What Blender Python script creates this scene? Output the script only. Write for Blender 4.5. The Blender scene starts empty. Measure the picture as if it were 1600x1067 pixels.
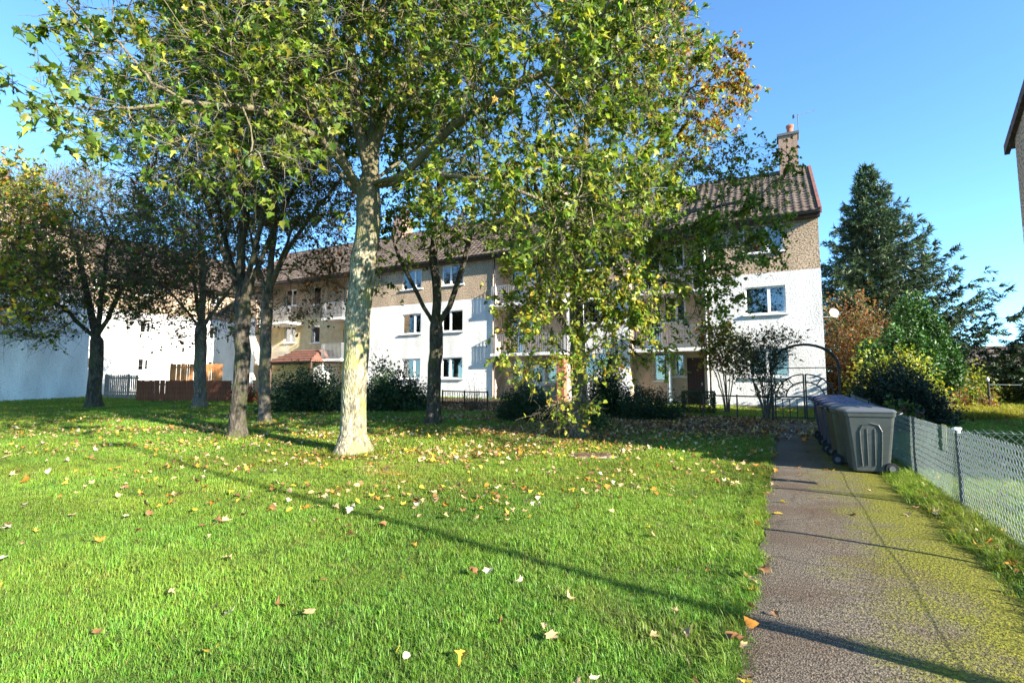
import bpy, math, random
import numpy as np
from mathutils import Vector, Matrix

R = np.random.default_rng(7)
random.seed(7)
SC = bpy.context.scene
COL = SC.collection

# ------------------------------------------------------------------ camera
F, HOR, CZ = 800.0, 67.0, 1.5
TH = math.atan(HOR / F)
cam = bpy.data.cameras.new('camera')
cam.sensor_width = 36.0
cam.lens = F / 1600 * 36.0
cam.clip_start = 0.05
cam.clip_end = 3000
camo = bpy.data.objects.new('camera', cam)
COL.objects.link(camo)
camo.location = (0, 0, CZ)
camo.rotation_euler = (math.pi / 2 + TH, 0, 0)
SC.camera = camo

# ------------------------------------------------------------------ light
SX, SY = -0.775, 0.632            # horizontal direction in which shadows fall
EL = math.radians(22.5)
w = bpy.data.worlds.new('World')
SC.world = w
w.use_nodes = True
nt = w.node_tree
bg = nt.nodes['Background']
sky = nt.nodes.new('ShaderNodeTexSky')
sky.sky_type = 'NISHITA'
sky.sun_disc = False
sky.sun_elevation = EL
sky.sun_rotation = math.atan2(-SX, -SY)
sky.air_density = 0.6
sky.dust_density = 0.0
sky.ozone_density = 0.7
bg.inputs['Strength'].default_value = 0.115
tn = nt.nodes.new('ShaderNodeMix')           # even tint added over the sky texture: the whole sky a little more cyan
tn.data_type = 'RGBA'; tn.blend_type = 'MULTIPLY'
tn.inputs['Factor'].default_value = 1.0
tn.inputs['B'].default_value = (.66, 1.0, 1.14, 1)
nt.links.new(sky.outputs[0], tn.inputs['A'])
nt.links.new(tn.outputs['Result'], bg.inputs['Color'])
sl = bpy.data.lights.new('sun', 'SUN')
sl.energy = 5.0
sl.angle = math.radians(0.53)
sl.color = (1.0, 0.93, 0.80)
so = bpy.data.objects.new('sun', sl)
COL.objects.link(so)
so.location = (30, -25, 40)
so.rotation_euler = Vector((SX * math.cos(EL), SY * math.cos(EL), -math.sin(EL))).to_track_quat('-Z', 'Y').to_euler()
vs = SC.view_settings
vs.view_transform = 'Standard'
vs.look = 'None'
vs.gamma = 1.0
vs.exposure = 2.05
try:
    vs.use_curve_mapping = False
except Exception:
    pass
SC.cycles.max_bounces = 6
SC.cycles.transparent_max_bounces = 12

# ------------------------------------------------------------------ pixel helpers (1600 x 1067)
_c, _s = math.cos(TH), math.sin(TH)
def ray(px, py):
    a, b = (px - 800) / F, (533.5 - py) / F
    return np.array([a, _c - b * _s, _s + b * _c])
def gz(x, y):
    y = np.asarray(y, float)
    t = np.clip((y - 7.5) / 3.0, 0, 1)
    rise = np.where(y < 10.5, 0.036 * 1.5 * t * t, 0.036 * (y - 9.0))
    return np.minimum(rise, 0.80)
def at(px, py, Y):
    r = ray(px, py)
    return np.array([0, 0, CZ]) + r * (Y / r[1])
def ground(px, py):
    r = ray(px, py)
    lo, hi = 1.0, 80.0
    for _ in range(50):
        m = (lo + hi) / 2
        if CZ + r[2] * m > gz(0, r[1] * m): lo = m
        else: hi = m
    return np.array([0, 0, CZ]) + r * lo

P = np.array([0.467, 0.884])       # direction of the path
Q = np.array([0.884, -0.467])      # across the path
def pq(a, l):
    v = a * P + l * Q
    return float(v[0]), float(v[1])

# ------------------------------------------------------------------ object helpers
def link(o, parent=None):
    COL.objects.link(o)
    if parent is not None: o.parent = parent
    return o
def tag(o, label=None, cat=None, group=None, kind=None):
    if label: o['label'] = label
    if cat: o['category'] = cat
    if group: o['group'] = group
    if kind: o['kind'] = kind
    return o
def empty(name, loc, rz=0.0, label=None, cat=None, group=None):
    o = bpy.data.objects.new(name, None)
    o.empty_display_size = 0.2
    COL.objects.link(o)
    o.location = [float(v) for v in loc]
    o.rotation_euler = (0, 0, rz)
    return tag(o, label, cat, group)
def obj(name, me, parent=None):
    return link(bpy.data.objects.new(name, me), parent)

def np_mesh(name, V, faces, mat, colors=None, smooth=False):
    """V (n,3); faces: list of int arrays (m,k)"""
    me = bpy.data.meshes.new(name)
    V = np.asarray(V, np.float32)
    faces = [np.asarray(f, np.int32) for f in faces if len(f)]
    me.vertices.add(len(V))
    me.vertices.foreach_set('co', V.ravel())
    nl = sum(f.size for f in faces)
    npoly = sum(len(f) for f in faces)
    me.loops.add(nl)
    me.polygons.add(npoly)
    me.loops.foreach_set('vertex_index', np.concatenate([f.ravel() for f in faces]))
    sizes = np.concatenate([np.full(len(f), f.shape[1], np.int32) for f in faces])
    starts = np.concatenate([[0], np.cumsum(sizes)[:-1]]).astype(np.int32)
    me.polygons.foreach_set('loop_start', starts)
    if smooth:
        me.polygons.foreach_set('use_smooth', np.ones(npoly, bool))
    me.update(calc_edges=True)
    if colors is not None:
        at_ = me.color_attributes.new('Col', 'FLOAT_COLOR', 'POINT')
        c4 = np.ones((len(V), 4), np.float32)
        c4[:, :3] = colors
        at_.data.foreach_set('color', c4.ravel())
    if mat: me.materials.append(mat)
    return me

class MB:
    def __init__(s): s.v = []; s.f = []
    def add(s, vs_, fs):
        n = len(s.v)
        s.v += [tuple(float(c) for c in p) for p in vs_]
        s.f += [tuple(i + n for i in f) for f in fs]
        return s
    def box(s, x0, x1, y0, y1, z0, z1, M=None):
        vs_ = [(x, y, z) for z in (z0, z1) for y in (y0, y1) for x in (x0, x1)]
        if M is not None: vs_ = [tuple(M @ Vector(p)) for p in vs_]
        return s.add(vs_, [(0, 2, 3, 1), (4, 5, 7, 6), (0, 1, 5, 4), (2, 6, 7, 3), (0, 4, 6, 2), (1, 3, 7, 5)])
    def quad(s, a, b, c, d): return s.add([a, b, c, d], [(0, 1, 2, 3)])
    def prism(s, prof, p0, p1):
        """prof: list of 3D points at p0 offset; extruded by p1-p0"""
        n = len(prof)
        d = np.array(p1) - np.array(p0)
        a = [np.array(q) for q in prof]
        vs_ = a + [q + d for q in a]
        fs = [(i, (i + 1) % n, n + (i + 1) % n, n + i) for i in range(n)]
        fs += [tuple(range(n))[::-1], tuple(range(n, 2 * n))]
        return s.add(vs_, fs)
    def tube(s, pts, r, n=8, closed=False, cap=True):
        pts = [Vector(p) for p in pts]
        m = len(pts)
        rs = r if hasattr(r, '__len__') else [r] * m
        rings = []
        ref = None
        for i, p in enumerate(pts):
            if closed: t = pts[(i + 1) % m] - pts[i - 1]
            else: t = pts[min(i + 1, m - 1)] - pts[max(i - 1, 0)]
            t.normalize()
            if ref is None:
                ref = Vector((0, 0, 1)) if abs(t.z) < 0.9 else Vector((1, 0, 0))
            u = ref - t * ref.dot(t)
            if u.length < 1e-4: u = t.orthogonal()
            u.normalize(); ref = u
            v = t.cross(u)
            rings.append([p + (u * math.cos(2 * math.pi * k / n) + v * math.sin(2 * math.pi * k / n)) * rs[i] for k in range(n)])
        vs_ = [q for rg in rings for q in rg]
        fs = []
        for i in range(m if closed else m - 1):
            j = (i + 1) % m
            for k in range(n):
                fs.append((i * n + k, i * n + (k + 1) % n, j * n + (k + 1) % n, j * n + k))
        if cap and not closed:
            fs.append(tuple(range(n))[::-1]); fs.append(tuple((m - 1) * n + k for k in range(n)))
        return s.add(vs_, fs)
    def lathe(s, prof, n=16, c=(0, 0, 0)):
        m = len(prof)
        vs_ = [(c[0] + r * math.cos(2 * math.pi * k / n), c[1] + r * math.sin(2 * math.pi * k / n), c[2] + z) for r, z in prof for k in range(n)]
        fs = [(i * n + k, i * n + (k + 1) % n, (i + 1) * n + (k + 1) % n, (i + 1) * n + k) for i in range(m - 1) for k in range(n)]
        fs += [tuple(range(n))[::-1], tuple((m - 1) * n + k for k in range(n))]
        return s.add(vs_, fs)
    def mesh(s, name, mat, bevel=0, smooth=False):
        me = bpy.data.meshes.new(name)
        me.from_pydata(s.v, [], s.f)
        if bevel:
            import bmesh
            bm = bmesh.new(); bm.from_mesh(me)
            bmesh.ops.recalc_face_normals(bm, faces=bm.faces)
            eds = [e for e in bm.edges if len(e.link_faces) == 2 and e.calc_face_angle(0) > 0.6]
            bmesh.ops.bevel(bm, geom=eds, offset=bevel, segments=2, affect='EDGES', clamp_overlap=True)
            bm.to_mesh(me); bm.free()
        if smooth:
            me.polygons.foreach_set('use_smooth', np.ones(len(me.polygons), bool))
        me.materials.append(mat)
        me.update()
        return me
    def build(s, name, mat, parent=None, bevel=0, smooth=False):
        return obj(name, s.mesh(name, mat, bevel, smooth), parent)

# ------------------------------------------------------------------ materials
MATS = {}
def mat(name, color, rough=0.6, noise=None, bump=None, metal=0.0, spec=0.4, color2=None, scale=8.0, detail=6, lo=0.4, hi=0.6, coords='Object'):
    if name in MATS: return MATS[name]
    m = bpy.data.materials.new(name); m.use_nodes = True
    t = m.node_tree; b = t.nodes['Principled BSDF']
    b.inputs['Base Color'].default_value = (*color, 1)
    b.inputs['Roughness'].default_value = rough
    b.inputs['Metallic'].default_value = metal
    b.inputs['Specular IOR Level'].default_value = spec
    tc = t.nodes.new('ShaderNodeTexCoord')
    if color2 is not None:
        n = t.nodes.new('ShaderNodeTexNoise'); n.inputs['Scale'].default_value = scale; n.inputs['Detail'].default_value = detail
        t.links.new(tc.outputs[coords], n.inputs['Vector'])
        mr = t.nodes.new('ShaderNodeMapRange'); mr.inputs['From Min'].default_value = lo; mr.inputs['From Max'].default_value = hi
        t.links.new(n.outputs['Fac'], mr.inputs['Value'])
        mx = t.nodes.new('ShaderNodeMix'); mx.data_type = 'RGBA'
        mx.inputs['A'].default_value = (*color, 1); mx.inputs['B'].default_value = (*color2, 1)
        t.links.new(mr.outputs[0], mx.inputs['Factor'])
        t.links.new(mx.outputs['Result'], b.inputs['Base Color'])
    if bump:
        sc_, st = bump
        n2 = t.nodes.new('ShaderNodeTexNoise'); n2.inputs['Scale'].default_value = sc_; n2.inputs['Detail'].default_value = 4
        t.links.new(tc.outputs[coords], n2.inputs['Vector'])
        bp = t.nodes.new('ShaderNodeBump'); bp.inputs['Strength'].default_value = st; bp.inputs['Distance'].default_value = 0.02
        t.links.new(n2.outputs['Fac'], bp.inputs['Height'])
        t.links.new(bp.outputs[0], b.inputs['Normal'])
    MATS[name] = m
    return m

def leaf_mat(name, trans=0.4, rough=0.45, color=None, spec=0.35):
    m = bpy.data.materials.new(name); m.use_nodes = True
    t = m.node_tree; b = t.nodes['Principled BSDF']; out = t.nodes['Material Output']
    b.inputs['Roughness'].default_value = rough
    b.inputs['Specular IOR Level'].default_value = spec
    tr = t.nodes.new('ShaderNodeBsdfTranslucent')
    mx = t.nodes.new('ShaderNodeMixShader'); mx.inputs[0].default_value = trans
    if color is None:
        a = t.nodes.new('ShaderNodeAttribute'); a.attribute_name = 'Col'
        t.links.new(a.outputs['Color'], b.inputs['Base Color'])
        g = t.nodes.new('ShaderNodeMix'); g.data_type = 'RGBA'; g.blend_type = 'MULTIPLY'
        g.inputs['Factor'].default_value = 1; g.inputs['B'].default_value = (1.25, 1.3, 0.7, 1)
        t.links.new(a.outputs['Color'], g.inputs['A'])
        t.links.new(g.outputs['Result'], tr.inputs['Color'])
    else:
        b.inputs['Base Color'].default_value = (*color, 1)
        tr.inputs['Color'].default_value = (color[0] * 1.25, color[1] * 1.3, color[2] * .7, 1)
    t.links.new(b.outputs[0], mx.inputs[1]); t.links.new(tr.outputs[0], mx.inputs[2])
    t.links.new(mx.outputs[0], out.inputs['Surface'])
    return m

def harl_mat(name, c1, c2, scale=55, bump=0.9, lo=.42, hi=.6):
    """roughcast: pebbly relief with specks of a second colour (stones, painted pit shade) and soft weathering"""
    m = mat(name, c1, 0.9, spec=0.15, color2=c2, scale=scale, detail=2, lo=lo, hi=hi, bump=(scale * 0.8, bump))
    t = m.node_tree; b = t.nodes['Principled BSDF']
    src = b.inputs['Base Color'].links[0].from_socket
    tc = [n for n in t.nodes if n.type == 'TEX_COORD'][0]
    n = t.nodes.new('ShaderNodeTexNoise'); n.inputs['Scale'].default_value = 0.7; n.inputs['Detail'].default_value = 6
    mp = t.nodes.new('ShaderNodeMapping'); mp.inputs['Scale'].default_value = (1.5, 1.5, 0.5)
    t.links.new(tc.outputs['Object'], mp.inputs[0]); t.links.new(mp.outputs[0], n.inputs['Vector'])
    mr = t.nodes.new('ShaderNodeMapRange'); mr.inputs['From Min'].default_value = .3; mr.inputs['From Max'].default_value = .7
    mr.inputs['To Min'].default_value = .72; mr.inputs['To Max'].default_value = 1.06
    t.links.new(n.outputs['Fac'], mr.inputs['Value'])
    mx = t.nodes.new('ShaderNodeMix'); mx.data_type = 'RGBA'; mx.blend_type = 'MULTIPLY'; mx.inputs['Factor'].default_value = 1
    t.links.new(src, mx.inputs['A']); t.links.new(mr.outputs[0], mx.inputs['B'])
    t.links.new(mx.outputs['Result'], b.inputs['Base Color'])
    return m

M_white = harl_mat('white_render', (.84, .82, .79), (.60, .58, .55), 17, .8, .52, .68)  # grey specks put the raking-sun shade of the pits into the colour
M_tan = harl_mat('tan_roughcast', (.56, .43, .30), (.20, .14, .09), 16, .8, .46, .62)
M_peach = mat('peach_render', (.62, .47, .36), .9, spec=.1, color2=(.55, .40, .30), scale=3, bump=(60, .2))
M_yellow = mat('cream_render', (.66, .56, .34), .9, spec=.1, color2=(.58, .47, .27), scale=3, bump=(60, .2))
M_greyr = mat('grey_base_render', (.30, .26, .22), .95, spec=.1, color2=(.22, .19, .16), scale=4, bump=(40, .3))
M_upvc = mat('white_upvc', (.82, .82, .82), .3)
M_tile = mat('brown_roof_tile', (.085, .062, .05), .85, spec=.2, color2=(.16, .125, .10), scale=2.5, lo=.35, hi=.75, bump=(30, .3))
M_dark = mat('dark_brown_timber', (.06, .035, .025), .7, color2=(.09, .055, .04), scale=6)
M_soffit = mat('soffit_board', (.33, .26, .20), .8)
M_redverge = mat('red_verge_tile', (.22, .085, .055), .8, color2=(.14, .06, .045), scale=5)
M_brick = mat('chimney_render', (.36, .23, .16), .9, color2=(.24, .15, .11), scale=18, bump=(40, .5))
M_terra = mat('terracotta', (.40, .13, .07), .8, color2=(.30, .10, .06), scale=6)
M_gutter = mat('dark_gutter', (.035, .03, .03), .5)
M_black = mat('black_iron', (.012, .012, .013), .45, color2=(.03, .025, .02), scale=12)
M_door = mat('maroon_door', (.07, .022, .018), .5, color2=(.055, .018, .015), scale=9)
M_lead = mat('lead_grey', (.10, .10, .105), .6)
M_curtain = mat('net_curtain', (.75, .74, .70), .9)
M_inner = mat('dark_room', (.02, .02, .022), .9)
M_greyfence = mat('weathered_timber', (.30, .25, .22), .9, color2=(.20, .17, .155), scale=5)
M_brownfence = mat('stained_boards', (.20, .065, .03), .85, color2=(.14, .045, .022), scale=5)
M_orangefence = mat('new_timber', (.50, .22, .075), .8, color2=(.42, .17, .06), scale=5)
M_wire = mat('fence_wire', (.22, .26, .26), .35, metal=.4)
M_postg = mat('green_fence_post', (.012, .022, .025), .8, color2=(.025, .035, .035), scale=14, spec=.15)
M_rubber = mat('black_rubber', (.012, .012, .012), .8)
M_dish = mat('dish_cream', (.42, .34, .26), .6)
M_steel = mat('galvanised_steel', (.42, .43, .44), .4, metal=.7)

def glass_mat():
    m = bpy.data.materials.new('window_glass'); m.use_nodes = True
    t = m.node_tree; out = t.nodes['Material Output']
    t.nodes.remove(t.nodes['Principled BSDF'])
    tr = t.nodes.new('ShaderNodeBsdfTransparent'); tr.inputs[0].default_value = (.55, .6, .62, 1)
    gl = t.nodes.new('ShaderNodeBsdfGlossy'); gl.inputs['Roughness'].default_value = .02
    fr = t.nodes.new('ShaderNodeFresnel'); fr.inputs['IOR'].default_value = 1.75
    ad = t.nodes.new('ShaderNodeMath'); ad.operation = 'ADD'; ad.inputs[1].default_value = .10
    t.links.new(fr.outputs[0], ad.inputs[0])
    mx = t.nodes.new('ShaderNodeMixShader')
    t.links.new(ad.outputs[0], mx.inputs[0]); t.links.new(tr.outputs[0], mx.inputs[1]); t.links.new(gl.outputs[0], mx.inputs[2])
    n = t.nodes.new('ShaderNodeTexNoise'); n.inputs['Scale'].default_value = 1.2
    bp = t.nodes.new('ShaderNodeBump'); bp.inputs['Strength'].default_value = .06
    t.links.new(n.outputs['Fac'], bp.inputs['Height']); t.links.new(bp.outputs[0], gl.inputs['Normal'])
    t.links.new(mx.outputs[0], out.inputs['Surface'])
    return m
M_glass = glass_mat()

def bark_mat(name, dark, light, green, gfac=.5, scale=9, brown=None):
    m = bpy.data.materials.new(name); m.use_nodes = True
    t = m.node_tree; b = t.nodes['Principled BSDF']
    b.inputs['Roughness'].default_value = .92; b.inputs['Specular IOR Level'].default_value = .15
    tc = t.nodes.new('ShaderNodeTexCoord')
    mp = t.nodes.new('ShaderNodeMapping'); mp.inputs['Scale'].default_value = (1, 1, .35)
    t.links.new(tc.outputs['Object'], mp.inputs[0])
    n1 = t.nodes.new('ShaderNodeTexNoise'); n1.inputs['Scale'].default_value = scale; n1.inputs['Detail'].default_value = 8; n1.inputs['Roughness'].default_value = .7
    n2 = t.nodes.new('ShaderNodeTexNoise'); n2.inputs['Scale'].default_value = 2.6; n2.inputs['Detail'].default_value = 8
    n3 = t.nodes.new('ShaderNodeTexVoronoi'); n3.inputs['Scale'].default_value = scale * 2.2
    t.links.new(mp.outputs[0], n1.inputs['Vector']); t.links.new(tc.outputs['Object'], n2.inputs['Vector']); t.links.new(mp.outputs[0], n3.inputs['Vector'])
    r1 = t.nodes.new('ShaderNodeMapRange'); r1.inputs['From Min'].default_value = .38; r1.inputs['From Max'].default_value = .58
    t.links.new(n1.outputs['Fac'], r1.inputs['Value'])
    mx = t.nodes.new('ShaderNodeMix'); mx.data_type = 'RGBA'; mx.inputs['A'].default_value = (*dark, 1); mx.inputs['B'].default_value = (*light, 1)
    ve = t.nodes.new('ShaderNodeTexVoronoi'); ve.feature = 'DISTANCE_TO_EDGE'; ve.inputs['Scale'].default_value = scale * 1.3
    va = t.nodes.new('ShaderNodeVectorMath'); va.operation = 'MULTIPLY_ADD'; va.inputs[1].default_value = (.12, .12, .12)
    t.links.new(n1.outputs['Color'], va.inputs[0]); t.links.new(mp.outputs[0], va.inputs[2]); t.links.new(va.outputs[0], ve.inputs['Vector'])
    re_ = t.nodes.new('ShaderNodeMapRange'); re_.inputs['From Min'].default_value = .0; re_.inputs['From Max'].default_value = .12; re_.inputs['To Min'].default_value = .25
    t.links.new(ve.outputs['Distance'], re_.inputs['Value'])
    mm = t.nodes.new('ShaderNodeMath'); mm.operation = 'MULTIPLY'
    t.links.new(r1.outputs[0], mm.inputs[0]); t.links.new(re_.outputs[0], mm.inputs[1])
    t.links.new(mm.outputs[0], mx.inputs['Factor'])
    r2 = t.nodes.new('ShaderNodeMapRange'); r2.inputs['From Min'].default_value = .48; r2.inputs['From Max'].default_value = .62; r2.inputs['To Max'].default_value = gfac
    t.links.new(n2.outputs['Fac'], r2.inputs['Value'])
    mx2 = t.nodes.new('ShaderNodeMix'); mx2.data_type = 'RGBA'; mx2.inputs['B'].default_value = (*green, 1)
    t.links.new(mx.outputs['Result'], mx2.inputs['A']); t.links.new(r2.outputs[0], mx2.inputs['Factor'])
    t.links.new(mx2.outputs['Result'], b.inputs['Base Color'])
    if brown:                                  # young bark of the upper limbs is browner than the old trunk
        sx_ = t.nodes.new('ShaderNodeSeparateXYZ'); t.links.new(tc.outputs['Object'], sx_.inputs[0])
        rz_ = t.nodes.new('ShaderNodeMapRange'); rz_.inputs['From Min'].default_value = 4.2; rz_.inputs['From Max'].default_value = 5.4; rz_.inputs['To Max'].default_value = .85
        t.links.new(sx_.outputs['Z'], rz_.inputs['Value'])
        m3 = t.nodes.new('ShaderNodeMix'); m3.data_type = 'RGBA'; m3.inputs['B'].default_value = (*brown, 1)
        t.links.new(mx2.outputs['Result'], m3.inputs['A']); t.links.new(rz_.outputs[0], m3.inputs['Factor'])
        t.links.new(m3.outputs['Result'], b.inputs['Base Color'])
    bp = t.nodes.new('ShaderNodeBump'); bp.inputs['Strength'].default_value = .8; bp.inputs['Distance'].default_value = .03
    ad = t.nodes.new('ShaderNodeMath'); ad.operation = 'ADD'
    t.links.new(n1.outputs['Fac'], ad.inputs[0]); t.links.new(n3.outputs['Distance'], ad.inputs[1])
    t.links.new(ad.outputs[0], bp.inputs['Height']); t.links.new(bp.outputs[0], b.inputs['Normal'])
    return m
M_barkpale = bark_mat('pale_lichen_bark', (.075, .062, .042), (.36, .33, .225), (.25, .24, .085), .7, 13, (.13, .11, .065))
M_barkdark = bark_mat('dark_bark', (.022, .019, .015), (.095, .08, .062), (.06, .065, .025), .6)
M_barkmid = bark_mat('grey_brown_bark', (.06, .05, .04), (.19, .155, .12), (.13, .13, .05), .5)
M_twig = mat('brown_twigs', (.12, .075, .05), .9, spec=.1)
M_leaf = leaf_mat('leaf', .46)
M_leafdull = leaf_mat('evergreen_leaf', .15, .5)

# ------------------------------------------------------------------ terrain
def ground_material():
    m = bpy.data.materials.new('lawn_ground'); m.use_nodes = True
    t = m.node_tree; b = t.nodes['Principled BSDF']; b.inputs['Roughness'].default_value = .95; b.inputs['Specular IOR Level'].default_value = .1
    tc = t.nodes.new('ShaderNodeTexCoord')
    n = t.nodes.new('ShaderNodeTexNoise'); n.inputs['Scale'].default_value = 1.4; n.inputs['Detail'].default_value = 12; n.inputs['Roughness'].default_value = .7
    t.links.new(tc.outputs['Object'], n.inputs['Vector'])
    cr = t.nodes.new('ShaderNodeValToRGB'); e = cr.color_ramp.elements
    e[0].position = .35; e[0].color = (.035, .05, .01, 1); e[1].position = .65; e[1].color = (.09, .15, .02, 1)
    t.links.new(n.outputs['Fac'], cr.inputs[0])
    # bare leaf-mould soil: an attribute painted on the sheet's own vertices where the shrub beds lie
    a = t.nodes.new('ShaderNodeAttribute'); a.attribute_name = 'Col'
    mx = t.nodes.new('ShaderNodeMix'); mx.data_type = 'RGBA'; mx.inputs['B'].default_value = (.075, .05, .033, 1)
    n2 = t.nodes.new('ShaderNodeTexNoise'); n2.inputs['Scale'].default_value = 2.2; n2.inputs['Detail'].default_value = 8
    t.links.new(tc.outputs['Object'], n2.inputs['Vector'])
    ad = t.nodes.new('ShaderNodeMath'); ad.operation = 'ADD'
    t.links.new(a.outputs['Fac'], ad.inputs[0]); t.links.new(n2.outputs['Fac'], ad.inputs[1])
    mr = t.nodes.new('ShaderNodeMapRange'); mr.inputs['From Min'].default_value = .85; mr.inputs['From Max'].default_value = 1.15
    t.links.new(ad.outputs[0], mr.inputs['Value'])
    t.links.new(cr.outputs[0], mx.inputs['A']); t.links.new(mr.outputs[0], mx.inputs['Factor'])
    t.links.new(mx.outputs['Result'], b.inputs['Base Color'])
    bp = t.nodes.new('ShaderNodeBump'); bp.inputs['Strength'].default_value = .6; bp.inputs['Distance'].default_value = .05
    n3 = t.nodes.new('ShaderNodeTexNoise'); n3.inputs['Scale'].default_value = 35; n3.inputs['Detail'].default_value = 5
    t.links.new(tc.outputs['Object'], n3.inputs['Vector']); t.links.new(n3.outputs['Fac'], bp.inputs['Height']); t.links.new(bp.outputs[0], b.inputs['Normal'])
    return m

def bare(x, y):
    """how bare the soil is (0..1): shrub beds before the flats, under the lime"""
    a = x * P[0] + y * P[1]; l = x * Q[0] + y * Q[1]
    bed = np.clip((a - 16.6) / 1.2, 0, 1) * np.clip((24.8 - a) / .6, 0, 1) * np.clip((1.8 - l) / .4, 0, 1) * np.clip((l + 29) / 2, 0, 1)
    strip = np.clip((a - 19.6) / .4, 0, 1) * np.clip((l + 5.2) / .6, 0, 1)      # green garden strip by the gate
    bed = bed * (1 - strip)
    lime = .8 * np.clip(1.4 - np.hypot(x - 1.9, y - 14.2) / 2.6, 0, 1)
    lit = 1.0 * np.clip((a - 13.6) / 1.8, 0, 1) * np.clip((19.7 - a) / .5, 0, 1) * np.clip((l + 12) / 5, 0, 1) * np.clip((1.5 - l) / .5, 0, 1)
    tr = .7 * np.clip(1.2 - np.hypot(x + 3.34, y - 10.86) / .9, 0, 1) + .6 * np.clip(1.2 - np.hypot(x + 6.98, y - 13.15) / .8, 0, 1)
    return np.clip(np.maximum.reduce([bed, lime, lit, tr]), 0, 1)

xs = np.concatenate([[-900, -400, -200, -100, -70], np.arange(-50, 50.01, .5), [70, 100, 200, 400, 900]])
ys = np.concatenate([[-600, -200, -80, -40, -20], np.arange(-10, 50.01, .5), [70, 100, 200, 400, 1200]])
X, Y = np.meshgrid(xs, ys)
Z = gz(X, Y) - 0.0
V = np.stack([X, Y, Z], -1).reshape(-1, 3)
ny, nx = X.shape
i = np.arange(nx * (ny - 1)).reshape(ny - 1, nx)[:, :-1].ravel()
Fq = np.stack([i, i + 1, i + nx + 1, i + nx], 1)
bc = bare(V[:, 0], V[:, 1])
g = obj('ground', np_mesh('ground', V, [Fq], ground_material(), np.stack([bc] * 3, 1), True))
tag(g, 'lawn ground sloping gently up to the flats', kind='structure')

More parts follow.
